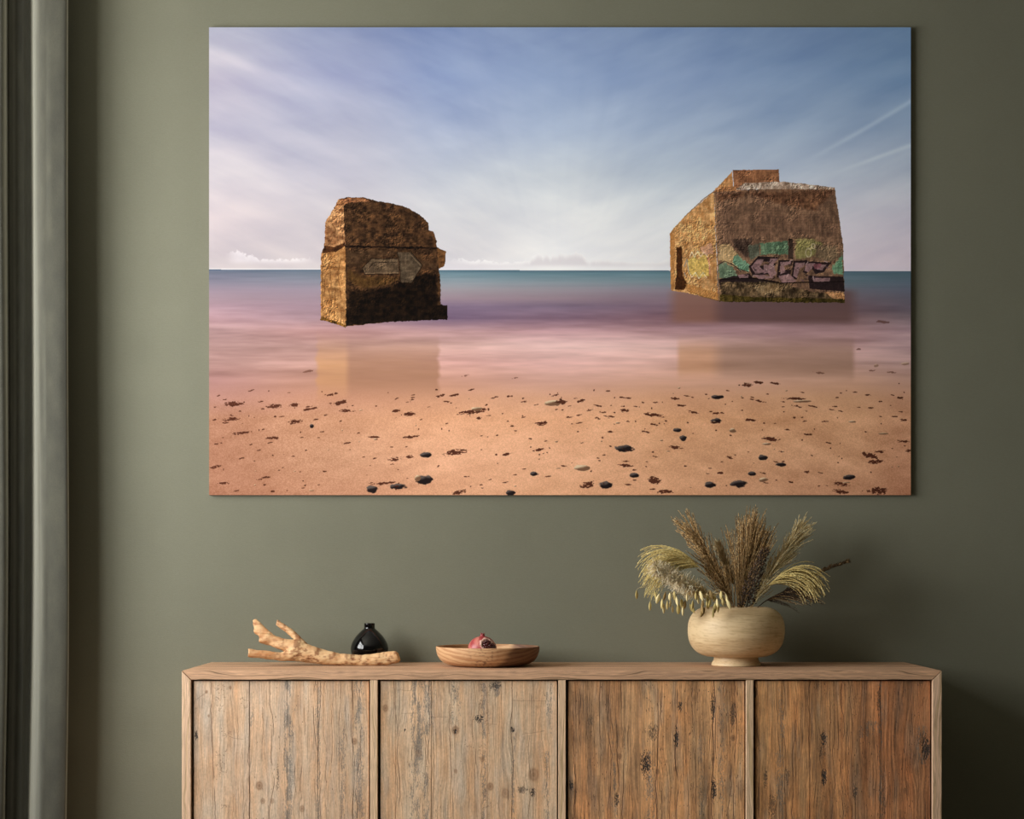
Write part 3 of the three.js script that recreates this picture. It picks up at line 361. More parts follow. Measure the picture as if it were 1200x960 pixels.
const frameWood = (tint, seed) => {                                                    // frame boards: v along the grain, one metre to the repeat, 0.25 m across
  const w = 384, h = 1024, col = new Uint8Array(w * h * 4), bmp = new Uint8Array(w * h * 4), R = rng(seed);
  const dk = new Float32Array(w * h);
  for (let i = 0; i < 420; i++) { const x = R() * w, y = R() * h, l = 5 + R() * 60, q = R() * 99; for (let d = 0; d < l; d++) { const a = Math.floor(x + (noise(d * 0.06, q, 1) - 0.5) * 9 + w) % w, b = Math.floor(y + d) % h; dk[b * w + a] = Math.max(dk[b * w + a], 0.5 * R() + 0.15); } }
  for (let j = 0; j < h; j++) for (let i = 0; i < w; i++) {
    const y = j / h * 40, warp = (fbm(i * 0.012, y * 0.14, seed, 3) - 0.5) * 36, g1 = fbm((i + warp) * 0.22, y * 0.2, seed + 2, 3), g2 = noise((i + warp) * 0.8, y * 1.2, seed + 3), arch = smooth(0.55, 0.85, noise((i + warp * 1.6) * 0.24, y * 0.05, seed + 4)), d = dk[j * w + i] * 0.7;
    const v = (0.99 + (g1 - 0.5) * 0.22 + (g2 - 0.5) * 0.2 - arch * (seed === 301 ? 0.3 : 0.12)) * (1 - d * 0.6), k = (j * w + i) * 4;
    for (let c = 0; c < 3; c++) col[k + c] = clamp(tint[c] * v * (1 - (c === 2 ? 0.06 : 0) * arch), 0, 255); col[k + 3] = 255; bmp[k] = bmp[k + 1] = bmp[k + 2] = 255 * clamp(0.65 + (g1 - 0.5) * 0.4 - d * 0.6); bmp[k + 3] = 255;
  }
  const map = texture(w, h, col), bump = texture(w, h, bmp, false); map.repeat.set(4, 1); bump.repeat.set(4, 1);
  return new THREE.MeshStandardMaterial({ map, bumpMap: bump, bumpScale: 0.0012, roughness: 0.72 });
};
{
  const s = thing('sideboard', 'long reclaimed wood sideboard with four planked doors against the green wall', 'sideboard', V((SB.x0 + SB.x1) / 2, 0, SB.z0));
  const w = SB.x1 - SB.x0, d = SB.z1 - SB.z0, h = SB.top, t = SB.t, foot = 0.06, x0 = -w / 2;
  const topWood = frameWood([200, 158, 124], 301), sideWood = frameWood([220, 184, 152], 401), dividerWood = frameWood([222, 188, 152], 501);
  const ex = (pts, name, m, along, du) => { const sh = new THREE.Shape(pts.map(([a, b]) => new THREE.Vector2(a, b))), g = new THREE.ExtrudeGeometry(sh, { depth: d - 0.003, bevelEnabled: true, bevelThickness: 0.0015, bevelSize: 0.0012, bevelOffset: -0.0012, bevelSegments: 2 }); g.translate(0, 0, 0.0015); return mesh(name, metreUV(g, along, du, du * 3), m, s); };
  const e = 0.0007;
  ex([[x0 + e, h], [-x0 - e, h], [-x0 - t - e, h - t], [x0 + t + e, h - t]], 'top_panel', topWood, 'x', 0.13);
  ex([[x0, h - e * 2], [x0 + t, h - t - e * 2], [x0 + t, foot], [x0, foot]], 'side_panel', sideWood, 'y', 0.31);
  ex([[-x0, h - e * 2], [-x0, foot], [-x0 - t, foot], [-x0 - t, h - t - e * 2]], 'side_panel', sideWood, 'y', 0.57);
  mesh('back_panel', metreUV(box(x0 + t, -x0 - t, foot, h - t, 0.004, 0.012), 'y'), sideWood, s);
  mesh('bottom_panel', metreUV(box(x0 + t, -x0 - t, foot, foot + t, 0.012, d - 0.002), 'x'), topWood, s);
  mesh('plinth', metreUV(box(x0 + 0.08, -x0 - 0.08, 0, foot, 0.04, d - 0.06), 'x'), topWood, s);
  const seam = (px) => (px - 213) / U + x0;
  for (const px of [438, 658.5, 878.5]) {
    const c = seam(px), g = new THREE.ExtrudeGeometry(new THREE.Shape([[-0.0108, 0], [0.0108, 0], [0.0108, h - t - foot - t - 0.002], [-0.0108, h - t - foot - t - 0.002]].map((q) => new THREE.Vector2(...q))), { depth: d - 0.016, bevelEnabled: true, bevelThickness: 0.0015, bevelSize: 0.0012, bevelOffset: -0.0012, bevelSegments: 2 });
    mesh('divider', metreUV(g.translate(c, foot + t + 0.001, 0.013), 'y', px * 0.013), dividerWood, s);
  }
  const plankMat = new THREE.MeshStandardMaterial({ map: woodFront.map, bumpMap: woodFront.bump, bumpScale: 0.0022, roughness: 0.78 });
  const doors = [[226.2, 248.5, 292, 336, 372, 413, 431.8], [445.4, 463, 505, 528, 571, 600, 625, 652.4], [665.6, 674, 716, 771, 792, 836, 872.6], [885.6, 917, 949, 987, 1032, 1068, 1090.6]], R = rng(9);
  const yb = foot + t + 0.003, yt = h - t - 0.0042, zf = d - 0.009;
  for (const seams of doors) {
    const door = new THREE.Group(); door.name = 'door'; door.position.set((seam(seams[0]) + seam(seams.at(-1))) / 2, yb, zf - 0.02); s.add(door);
    const cx = door.position.x;
    for (let i = 1; i < seams.length; i++) {
      const a = seam(seams[i - 1]) + (i > 1 ? 0.0003 : 0), b = seam(seams[i]) - (i < seams.length - 1 ? 0.0003 : 0), lift = R() * 0.0008, c = 0.0009;
      const g = new THREE.ExtrudeGeometry(new THREE.Shape([[a - cx, 0], [b - cx, 0], [b - cx, yt - yb], [a - cx, yt - yb]].map((q) => new THREE.Vector2(...q))), { depth: 0.018 + lift, bevelEnabled: true, bevelThickness: c, bevelSize: c * 0.6, bevelOffset: -c * 0.6, bevelSegments: 1 });
      const p = g.attributes.position, uv = new Float32Array(p.count * 2);
      for (let k = 0; k < p.count; k++) { uv[k * 2] = (p.getX(k) + cx - x0) * U / woodFront.W; uv[k * 2 + 1] = 1 - (h - p.getY(k) - yb) * U / woodFront.Hh; }
      g.setAttribute('uv', new THREE.BufferAttribute(uv, 2)); mesh('plank', g, plankMat, door);
    }
  }
}
// ---------------------------------------------------------------- things on the sideboard
const TOP = SB.top;
const vcol = (o) => new THREE.MeshStandardMaterial({ vertexColors: true, roughness: 0.7, ...o });
// driftwood: tapered limbs joined into one surface
{
  const Z = 0.205, sc = (EYE_Z - Z) / FOCAL, J = (x, y, r, z = 0) => { const p = at(x, y, Z); return { p: V(p.x, p.y, p.z + z), r: r * sc }; };
  const limbs = [
    [J(463, 770.5, 7.2, 0.004), J(452, 772, 7.6), J(436, 773.6, 7), J(420, 774.2, 6.6), J(398, 773, 7.4), J(376, 769.5, 8.6), J(358, 765.5, 10.6, -0.002), J(346, 763, 11, -0.002)],
    [J(346, 766.5, 7.6, 0.006), J(330, 769.5, 5, 0.016), J(312, 767, 4.7, 0.026), J(289.5, 764, 4.6, 0.034)],
    [J(348, 758, 8), J(332, 755.5, 7), J(318, 750.5, 6.2, -0.004), J(306, 747.5, 6.6, -0.006)],
    [J(316, 748, 5, -0.01), J(303, 738, 6.6, -0.016), J(298, 728, 2.8, -0.02)],
    [J(352, 757, 7, -0.008), J(347, 748, 4, -0.018), J(338, 740.5, 3.6, -0.026), J(322.5, 730, 3, -0.036)]];
  const lo = at(280, 787, Z), hi = at(478, 718, Z), C = V((lo.x + hi.x) / 2, (lo.y + hi.y) / 2, Z), E = V((hi.x - lo.x) / 2, (hi.y - lo.y) / 2, 0.1);
  const cut = [[J(292, 764, 0).p, V(-1, 0.05, 0.1).normalize(), 0.012], [J(467.5, 769, 0).p, V(0.9, 0.42, 0.1).normalize(), 0.016], [J(322, 730, 0).p, V(-0.9, 0.3, 0).normalize(), 0.005], [J(303.5, 747, 0).p, V(-1, -0.12, 0).normalize(), 0.012]];
  const dist = (p) => {
    let d = 9; const q = V(), ab = V(), k = 0.007;
    const n = (noise3(p.x * 42, p.y * 70, p.z * 70, 5) - 0.5) * 0.0042 + (noise3(p.x * 130, p.y * 190, p.z * 190, 6) - 0.5) * 0.0016;
    limbs.forEach((L, li) => { let dl = 9; for (let i = 1; i < L.length; i++) { ab.subVectors(L[i].p, L[i - 1].p); q.subVectors(p, L[i - 1].p); const t = clamp(q.dot(ab) / ab.lengthSq()); q.addScaledVector(ab, -t); if (li === 3) q.z *= 1.9; dl = Math.min(dl, q.length() - mix(L[i - 1].r, L[i].r, t)); }
      cut.forEach(([o, nn, keep], ci) => { if ([1, 0, 4, 2][ci] === li) dl = Math.max(dl, q.subVectors(p, o).dot(nn)); });
      const hh = clamp(0.5 + 0.5 * (d - dl) / k); d = mix(d, dl, hh) - k * hh * (1 - hh); });
    return Math.max(d + n, TOP + 0.0006 - p.y);
  };
  const N = 120, mc = new MarchingCubes(N, new THREE.MeshBasicMaterial(), false, false, 160000); mc.isolation = 0;
  const p = V(); for (let k = 0; k < N; k++) for (let j = 0; j < N; j++) for (let i = 0; i < N; i++) { p.set(C.x + (i / (N / 2) - 1) * E.x, C.y + (j / (N / 2) - 1) * E.y, C.z + (k / (N / 2) - 1) * E.z); mc.field[i + j * N + k * N * N] = -dist(p) * 100; }
  mc.update();
  const pos = mc.positionArray.slice(0, mc.count * 3); for (let i = 0; i < pos.length; i += 3) { pos[i] = pos[i] * E.x + C.x; pos[i + 1] = pos[i + 1] * E.y + C.y; pos[i + 2] = pos[i + 2] * E.z + C.z; }
  let g = new THREE.BufferGeometry(); g.setAttribute('position', new THREE.BufferAttribute(pos, 3)); g = mergeVertices(g, 1e-5); g.computeVertexNormals();
  const base = V(C.x, TOP, Z); g.translate(-base.x, -base.y, -base.z);
  const pale = L3(214, 178, 132), tan = L3(186, 128, 80), brown = L3(120, 68, 34);                       // stripped wood with rusty bark flecks
  vertexColours(g, (x, y, z) => { const trunk = smooth(-0.16, -0.07, x), a = fbm(x * 60 + z * 30, y * 90 + z * 50, 7, 4), b = fbm(x * 140, y * 150 + z * 120, 8, 3), f = noise(x * 30, (y + z * 0.6) * 420, 9); const t = clamp(mix(0.52, 0.2, trunk) + (a - 0.5) * 1.3 + (f - 0.5) * 0.5), d = clamp(smooth(0.54, 0.68, b) * mix(0.35, 0.7, trunk) + smooth(0.75, 0.9, noise(x * 24, (y + z * 0.5) * 300, 19)) * 0.4); return [0, 1, 2].map((c) => mix(mix(pale[c], tan[c], t), brown[c], d)); });
  const m = mesh('driftwood_branch', g, vcol({ roughness: 0.75 })); m.position.copy(base);
  tag(m, 'pale forked driftwood branch lying in front of the small black vase', 'driftwood');
}
// small black bottle vase
{
  const Z = 0.098, c = at(433, 0, Z), v = thing('bottle_vase', 'small glossy black bulb vase with a short narrow neck', 'vase', V(c.x, TOP, Z));
  const prof = [[0, 0], [0.03, 0], [0.036, 0.0015], [0.046, 0.012], [0.0545, 0.026], [0.0585, 0.042], [0.0575, 0.056], [0.052, 0.07], [0.0435, 0.0835], [0.033, 0.0955], [0.0245, 0.1035], [0.0185, 0.1085], [0.0168, 0.1115], [0.0166, 0.121], [0.0169, 0.1245], [0.016, 0.1262], [0.0146, 0.1255], [0.0138, 0.121], [0.0138, 0.108], [0.03, 0.094], [0.05, 0.06], [0.05, 0.03], [0.03, 0.008], [0, 0.006]];
  const curve = new THREE.SplineCurve(prof.map((q) => new THREE.Vector2(...q))).getPoints(150).map((q) => new THREE.Vector2(Math.max(0, q.x), Math.max(0, q.y)));
  mesh('body', new THREE.LatheGeometry(curve, 96), new THREE.MeshPhysicalMaterial({ color: 0x070607, roughness: 0.09, specularIntensity: 0.9 }), v);
}
// shallow turned wooden bowl
{
  const Z = 0.212, c = at(571.6, 0, Z), prof = [[0, 0], [0.092, 0], [0.102, 0.0012], [0.123, 0.0055], [0.141, 0.0155], [0.1515, 0.029], [0.1565, 0.044], [0.1578, 0.0565], [0.1572, 0.0592], [0.1548, 0.0598], [0.1528, 0.0578], [0.1505, 0.044], [0.1445, 0.03], [0.132, 0.0185], [0.11, 0.0122], [0.07, 0.01], [0, 0.0095]];
  const pts = new THREE.CatmullRomCurve3(prof.map(([a, b]) => V(a, b, 0)), false, 'centripetal').getPoints(150).map((q) => new THREE.Vector2(Math.max(0, q.x), Math.max(0, q.y)));
  const g = new THREE.LatheGeometry(pts, 240), light = L3(206, 166, 122), mid = L3(172, 126, 86), dark = L3(96, 62, 42), deep = L3(88, 52, 34);
  vertexColours(g, (x, y, z) => {                                                      // growth rings of one block cut by the bowl's curve
    const ax = x - 0.0, r = Math.hypot(ax * 0.62, (y - 0.118) * 1.15, (z - 0.05) * 0.55), n = fbm(x * 14, y * 60 + z * 14, 15, 3), ring = (r * 100 + n * 1.3) % 1, late = smooth(0.35, 0.9, ring) * smooth(1, 0.94, ring), heart = smooth(0.045, 0.07, x + (n - 0.5) * 0.03 + (0.03 - y) * 0.9), fl = noise(x * 160, y * 500, 16), sp = smooth(0.72, 0.82, noise(x * 190, y * 260 + z * 90, 17)) * smooth(0.07, 0, Math.abs(x + 0.01));
    return [0, 1, 2].map((k) => { let q = mix(light[k], mid[k], clamp(n * 0.5 + late * 0.85 + (fl - 0.5) * 0.25)); q = mix(q, dark[k], heart * (0.8 + 0.2 * late)); return mix(q, deep[k], sp * 0.7); });
  });
  const m = mesh('wooden_bowl', g, vcol({ roughness: 0.68 })); m.position.set(c.x, TOP, Z); tag(m, 'shallow round wooden bowl holding a broken red pomegranate', 'bowl');
  // pomegranate
  const pm = thing('pomegranate', 'red pomegranate broken open with dark seeds, lying in the wooden bowl', 'pomegranate', V(at(565, 0, 0.215).x, TOP + 0.0102, 0.215));
  const s = new THREE.SphereGeometry(0.0435, 96, 72), P = s.attributes.position, open = V(0.45, 0.42, 0.79).normalize(), o2 = V(0.93, 0.12, 0.35).normalize(), q = V(), gap = [];
  for (let i = 0; i < P.count; i++) {
    q.fromBufferAttribute(P, i).normalize(); const az = Math.atan2(q.z, q.x), lob = 1 + 0.025 * Math.cos(az * 5 + 0.6) * (1 - q.y * q.y) + (noise3(q.x * 3, q.y * 3, q.z * 3, 3) - 0.5) * 0.05;
    const ra = (noise3(q.x * 7, q.y * 7, q.z * 7, 4) - 0.5) * 0.28, a = Math.min(q.angleTo(open) / 0.52, q.angleTo(o2) / 0.42) + ra, dent = smooth(1, 0.72, a); gap.push(a);
    const r = 0.0435 * lob * (1 - 0.16 * dent) * (1 + 0.02 * smooth(1.0, 1.08, a) * smooth(1.25, 1.08, a)); P.setXYZ(i, q.x * r, q.y * r * 0.93 + 0.0405, q.z * r);
  }
  s.computeVertexNormals(); const rind = L3(164, 66, 66), rind2 = L3(196, 118, 104), rind3 = L3(132, 32, 42), pith = L3(226, 184, 168), flesh = L3(96, 14, 22);
  vertexColours(s, (x, y, z, i) => { const a = gap[i], n = fbm(x * 70, y * 60 + z * 50, 24, 3), f = fbm(x * 240, y * 240, 25, 2); const skin = [0, 1, 2].map((k) => mix(mix(rind[k], rind2[k], smooth(0.5, 0.75, n)), rind3[k], smooth(0.5, 0.25, n) * 0.7) * (0.9 + 0.2 * f)); const e = smooth(1.22, 1.1, a), d = smooth(0.9, 0.8, a); return [0, 1, 2].map((k) => mix(mix(skin[k], pith[k], e), flesh[k], d * 0.8)); });
  mesh('rind', s, vcol({ roughness: 0.42 }), pm);
  const cr = []; for (let i = 0; i < 6; i++) { const a = i * Math.PI / 3, g2 = new THREE.ConeGeometry(0.0042, 0.011, 5, 3, true); g2.rotateX(0.34); g2.translate(0, 0.0055, 0.0052); g2.rotateY(a); cr.push(g2); }
  cr.push(new THREE.CylinderGeometry(0.0066, 0.0085, 0.007, 12, 1, true).translate(0, -0.001, 0));
  const crown = mesh('crown', mergeGeometries(cr), new THREE.MeshStandardMaterial({ color: 0x8e2f33, roughness: 0.55, side: THREE.DoubleSide }), pm); crown.position.set(0.001, 0.0815, -0.002); crown.rotation.z = -0.14;
  const R = rng(5), seeds = [], aril = new THREE.IcosahedronGeometry(0.0044, 2); let tries = 0;
  const taken2 = []; while (seeds.length < 62 && tries++ < 4000) { const dir = R() < 0.6 ? open.clone() : o2.clone(); dir.add(V(R() - 0.5, R() - 0.5, R() - 0.5).multiplyScalar(0.95)).normalize(); const a = Math.min(dir.angleTo(open) / 0.52, dir.angleTo(o2) / 0.42); if (a > 0.74) continue; if (taken2.some((t) => t.angleTo(dir) < 0.15)) continue; taken2.push(dir); const gg = aril.clone(); gg.scale(0.85, 0.95, 1.25); const e = new THREE.Euler(R() * 6, R() * 6, 0); gg.applyMatrix4(new THREE.Matrix4().makeRotationFromEuler(e)); gg.translate(dir.x * 0.0378, dir.y * 0.0352 + 0.0405, dir.z * 0.0378); seeds.push(gg); }
  const sd = mesh('seeds', mergeGeometries(seeds), new THREE.MeshPhysicalMaterial({ color: 0x4a0c14, roughness: 0.2, clearcoat: 0.6, clearcoatRoughness: 0.15 }), pm); sd.userData.kind = 'stuff';
}
// round footed wooden vase
const VASE = { x: at(862.6, 0, 0.2).x, z: 0.2 };
{
  const v = thing('footed_vase', 'round pale wooden vase on a small foot, holding dried grasses', 'vase', V(VASE.x, TOP, VASE.z));
  const foot = [[0, 0], [0.0735, 0], [0.0752, 0.002], [0.074, 0.008], [0.069, 0.017], [0.0672, 0.024], [0.0672, 0.03]];
  const body = [[0, 0.026], [0.066, 0.027], [0.096, 0.0305], [0.121, 0.0425], [0.138, 0.063], [0.1458, 0.088], [0.147, 0.115], [0.1432, 0.139], [0.1325, 0.1585], [0.1165, 0.1715], [0.1015, 0.1775], [0.094, 0.1788], [0.089, 0.1768], [0.089, 0.1735], [0.1, 0.168], [0.12, 0.154], [0.134, 0.134], [0.138, 0.112], [0.135, 0.09], [0.122, 0.066], [0.1, 0.048], [0.07, 0.0385], [0, 0.037]];
  const lathe = (pr, n) => new THREE.LatheGeometry(new THREE.CatmullRomCurve3(pr.map(([a, b]) => V(a, b, 0)), false, 'centripetal').getPoints(n).map((q) => new THREE.Vector2(Math.max(0, q.x), Math.max(0.0002, q.y))), 160);
  const lt = L3(214, 188, 146), md = L3(188, 156, 114), dk = L3(150, 118, 80);
  const grain = (g) => vertexColours(g, (x, y, z) => { const a = Math.atan2(x, z), n = fbm(a * 1.2 + 5, y * 60, 33, 3), f = noise(a * 5, y * 620, 34), f2 = noise(a * 14, y * 1300, 36), fl = smooth(0.7, 0.85, noise(a * 16, y * 1100, 35)) * 0.5; return [0, 1, 2].map((k) => mix(mix(lt[k], md[k], clamp((n - 0.3) * 1.2 + (f - 0.5) * 0.7 + (f2 - 0.5) * 0.35)), dk[k], fl * 0.55 + 0.25 * smooth(0.7, 0.9, f))); });
  const wood = vcol({ roughness: 0.55 });
  mesh('foot', grain(lathe(foot, 40)), wood, v); mesh('bowl', grain(lathe(body, 220)), wood, v);
}
// ---------------------------------------------------------------- dried grasses in the vase
class Tufts {                                                                          // collects thin three-sided strands and seed husks
  constructor() { this.p = []; this.c = []; this.i = []; }
  strand(pts, r0, r1, col) {
    const b = this.p.length / 3, n = pts.length, t = V(), u = V(), w = V();
    for (let k = 0; k < n; k++) { t.subVectors(pts[Math.min(n - 1, k + 1)], pts[Math.max(0, k - 1)]).normalize(); u.set(t.z, 0.3, -t.x).cross(t).normalize(); w.crossVectors(t, u); const r = mix(r0, r1, k / (n - 1)); for (let s = 0; s < 3; s++) { const a = s * 2.0944; this.p.push(pts[k].x + (u.x * Math.cos(a) + w.x * Math.sin(a)) * r, pts[k].y + (u.y * Math.cos(a) + w.y * Math.sin(a)) * r, pts[k].z + (u.z * Math.cos(a) + w.z * Math.sin(a)) * r); this.c.push(...col); } }
    for (let k = 0; k < n - 1; k++) for (let s = 0; s < 3; s++) { const a = b + k * 3 + s, d = b + k * 3 + (s + 1) % 3; this.i.push(a, d, a + 3, d, d + 3, a + 3); }
  }
  husk(p, dir, len, r, col) {
    const b = this.p.length / 3, u = V(dir.y, -dir.x, 0.3).cross(dir).normalize(), w = V().crossVectors(dir, u), m = p.clone().addScaledVector(dir, len * 0.4), e = p.clone().addScaledVector(dir, len);
    const add = (q) => { this.p.push(q.x, q.y, q.z); this.c.push(...col); }; add(p); for (let s = 0; s < 3; s++) { const a = s * 2.0944; add(V(m.x + (u.x * Math.cos(a) + w.x * Math.sin(a)) * r, m.y + (u.y * Math.cos(a) + w.y * Math.sin(a)) * r, m.z + (u.z * Math.cos(a) + w.z * Math.sin(a)) * r)); } add(e);
    for (let s = 0; s < 3; s++) { const a = b + 1 + s, d = b + 1 + (s + 1) % 3; this.i.push(b, d, a, a, d, b + 4); }
  }
  build(origin) { const g = new THREE.BufferGeometry(), q = new Float32Array(this.p); for (let i = 0; i < q.length; i += 3) { q[i] -= origin.x; q[i + 1] -= origin.y; q[i + 2] -= origin.z; } g.setAttribute('position', new THREE.BufferAttribute(q, 3)); g.setAttribute('color', new THREE.BufferAttribute(new Float32Array(this.c), 3)); g.setIndex(this.i); g.computeVertexNormals(); return g; }
}
const grassMat = vcol({ roughness: 0.85, side: THREE.DoubleSide });
const shade = (rgb, R, s = 0.25) => { const t = 1 + (R() - 0.5) * 2 * s, h = 1 + (R() - 0.5) * 0.12; return [lin(rgb[0]) * t * h, lin(rgb[1]) * t, lin(rgb[2]) * t / h]; };
function walk(p, d, len, n, R, { g = 0, curl = 0, wob = 0.06, pull = null } = {}) {     // a strand growing step by step, bent by its weight
  const pts = [p.clone()], q = p.clone(), v = d.clone().normalize(), st = len / n;
  for (let k = 0; k < n; k++) { v.y -= g * st * (0.4 + 1.2 * k / n); if (pull) v.addScaledVector(pull, st * curl); v.x += (R() - 0.5) * wob; v.y += (R() - 0.5) * wob; v.z += (R() - 0.5) * wob; v.normalize(); q.addScaledVector(v, st); pts.push(q.clone()); }
  return pts;
}
function grass(name, label, group, foot, axisPx, zTip, fn, stemCol, stemR = 0.0014) {
  const base = V(VASE.x + foot[0], TOP + 0.0405, VASE.z + foot[1]), n = axisPx.length, axis = [base.clone(), ...axisPx.map(([x, y], k) => at(x, y, mix(VASE.z + foot[1] * 0.8, zTip, (k + 1) / n)))];
  const curve = new THREE.CatmullRomCurve3(axis, false, 'centripetal'), o = thing(name, label, 'dried grass', base, group), R = rng(label.length * 977 + Math.round(axisPx[0][0] * 13));
  const st = new Tufts(); st.strand(curve.getPoints(28), stemR, stemR * 0.6, stemCol); mesh('stem', st.build(base), grassMat, o);
  fn(curve, R, o, base); return o;
}
const GROUP = 'dried grasses in the wooden vase';
const plume = (o, base, t, name = 'plume') => { const m = mesh(name, t.build(base), grassMat, o); m.userData.kind = 'stuff'; };
// feathered strands with little husks
function feather(T, pts, R, cols, { r = 0.0011, husk = 0.007, hr = 0.0011, every = 0.35, from = 0.1, splay = 0.5 } = {}) {
  T.strand(pts, r, r * 0.5, shade(cols[0], R)); const d = V();
  for (let k = Math.floor(pts.length * from); k < pts.length - 1; k++) for (let s = 0; s < 1; s += every) { d.subVectors(pts[k + 1], pts[k]); const p = pts[k].clone().addScaledVector(d, s); d.normalize().add(V(R() - 0.5, R() - 0.5, R() - 0.5).multiplyScalar(splay * 2)).normalize(); T.husk(p, d, husk * (0.6 + R() * 0.8), hr, shade(cols[1 + Math.floor(R() * (cols.length - 1))], R)); }
}
const CREAM = [[214, 192, 124], [232, 214, 150], [216, 196, 130], [198, 174, 108]], BROWN = [[152, 120, 76], [188, 154, 102], [124, 95, 58], [218, 184, 130]], PALE = [[226, 208, 158], [242, 228, 188], [226, 206, 154], [206, 182, 128]], DARK = [[58, 42, 28], [84, 62, 42], [50, 36, 26], [104, 80, 56]];
// 1 drooping plume on the left
grass('silver_grass_plume', 'cream plume arching over to the left beside the tall brown plume', GROUP, [0.03, 0.01], [[850, 706], [832, 680], [815, 660]], 0.25, (c, R, o, b) => {
  const T = new Tufts(), end = c.getPoint(1), tan = c.getTangent(1);
  for (let k = 0; k < 130; k++) { const s = c.getPoint(0.92 + 0.08 * R()), u = k / 130, d = V(-0.92 + 0.2 * R(), 0.8 - u * 0.85 + (R() - 0.5) * 0.16, (R() - 0.5) * 0.7); feather(T, walk(s, d, 0.12 + R() * 0.09, 14, R, { g: 7 + R() * 4.5, wob: 0.03 }), R, CREAM, { every: 0.26, splay: 0.32, husk: 0.007, hr: 0.001 }); }
  plume(o, b, T);
}, L3(206, 178, 128), 0.0022);
// 2 fluffy whitish plume on the left
grass('fluffy_grass_plume', 'fluffy whitish plume leaning left below the arching cream plume', GROUP, [0.02, 0.03], [[850, 708], [824, 695], [800, 683], [769, 666]], 0.29, (c, R, o, b) => {
  const T = new Tufts(), d = V();
  for (let k = 0; k < 3600; k++) { const t = 0.36 + 0.64 * R(), s = c.getPoint(t), tan = c.getTangent(t), e = smooth(0.42, 0.6, t) * (1 - 0.35 * smooth(0.75, 1, t)); d.copy(tan).multiplyScalar(0.9).add(V(R() - 0.5, R() - 0.5, R() - 0.5).multiplyScalar(1.9)).normalize(); const len = (0.014 + R() * 0.028) * (0.45 + 0.7 * e); const white = R() < smooth(0.45, 0.7, t) * 0.9; T.strand(walk(s, d, len, 3, R, { g: 8, wob: 0.5 }), 0.001, 0.0005, shade(white ? [250, 238, 208] : t > 0.92 && R() < 0.5 ? [110, 82, 56] : PALE[Math.floor(R() * 4)], R)); }
  plume(o, b, T);
}, L3(170, 140, 92));
// 3 tall brown plume leaning left
grass('reed_plume', 'tall brown reed plume leaning to the upper left', GROUP, [0.015, -0.005], [[858, 706], [842, 676], [824, 644], [806, 618]], 0.2, (c, R, o, b) => {
  const T = new Tufts();
  for (let k = 0; k < 250; k++) { const t = 0.2 + 0.66 * R(), s = c.getPoint(t), tan = c.getTangent(t); const d = tan.clone().add(V((R() - 0.5) * 0.9, (R() - 0.5) * 0.9, (R() - 0.5) * 0.9)); feather(T, walk(s, d, 0.055 + R() * 0.065, 9, R, { wob: 0.1, curl: 2.4, pull: V(-0.5, 0.55, 0) }), R, BROWN, { every: 0.34, husk: 0.0085, hr: 0.0012, splay: 0.28 }); }
  plume(o, b, T);
}, L3(120, 88, 54), 0.002);
// 4 small pale tuft behind
grass('bunny_tail_stem', 'small pale fuzzy tuft standing behind the left brown plume', GROUP, [0, -0.03], [[864, 702], [854, 670], [843, 642]], 0.14, (c, R, o, b) => {
  const T = new Tufts(); for (let k = 0; k < 1500; k++) { const t = 0.5 + 0.5 * R(), s = c.getPoint(t), d = c.getTangent(t).multiplyScalar(1.4).add(V(R() - 0.5, R() - 0.5, R() - 0.5).multiplyScalar(1.5)).normalize(); T.strand(walk(s, d, 0.014 + R() * 0.024, 3, R, { wob: 0.3 }), 0.001, 0.0004, shade([[206, 182, 136], [226, 206, 162], [176, 148, 104]][Math.floor(R() * 3)], R)); }
  plume(o, b, T);
}, L3(140, 110, 70));
// 5 big brown plume in the middle
grass('reed_plume', 'broad brown reed plume standing upright in the middle, tallest of the bunch', GROUP, [0, 0], [[869, 704], [876, 665], [886, 618]], 0.2, (c, R, o, b) => {
  const T = new Tufts();
  for (let k = 0; k < 230; k++) { const t = 0.18 + 0.44 * R(), s = c.getPoint(t); const side = (R() - 0.5) * 2, d = V(0.15 + side * 0.27, 1, (R() - 0.5) * 0.42), top = 0.486 - Math.abs(side + 0.1) * 0.07; feather(T, walk(s, d, Math.max(0.06, (top - (s.y - TOP)) * (1.03 - 0.45 * R() * R())), 15, R, { wob: 0.085, curl: 0.9, pull: V(side * 0.6 + 0.12, 0, 0) }), R, BROWN, { every: 0.34, husk: 0.0085, hr: 0.0012, splay: 0.26 }); }
  for (const [x, y] of [[862, 622], [866, 640]]) { const e = at(x, y, 0.18), s = c.getPoint(0.3); feather(T, new THREE.QuadraticBezierCurve3(s, at(862, 668, 0.19), e).getPoints(14), R, BROWN, { every: 0.4, splay: 0.2, husk: 0.006 }); }
  plume(o, b, T);
}, L3(120, 86, 52), 0.0022);
// 6 dark beaded seed head
grass('seed_head_stem', 'dark seed head with clustered beads in front of the middle plume', GROUP, [0.01, 0.035], [[876, 706], [885, 676], [897, 644]], 0.29, (c, R, o, b) => {
  const T = new Tufts(); for (let k = 0; k < 560; k++) { const t = 0.3 + 0.7 * R(), s = c.getPoint(t), wd = 0.024 * (1 - 0.55 * smooth(0.5, 1, t)); const a = R() * 6.283, rr = wd * Math.sqrt(R()); s.add(V(Math.cos(a) * rr, (R() - 0.5) * 0.006, Math.sin(a) * rr * 0.8)); T.husk(s, V(R() - 0.5 + Math.cos(a) * 0.7, R() * 0.9, R() - 0.3).normalize(), 0.007 + R() * 0.005, 0.0022, shade(DARK[Math.floor(R() * 4)], R)); }
  plume(o, b, T, 'seed_cluster');
}, L3(70, 50, 32), 0.002);
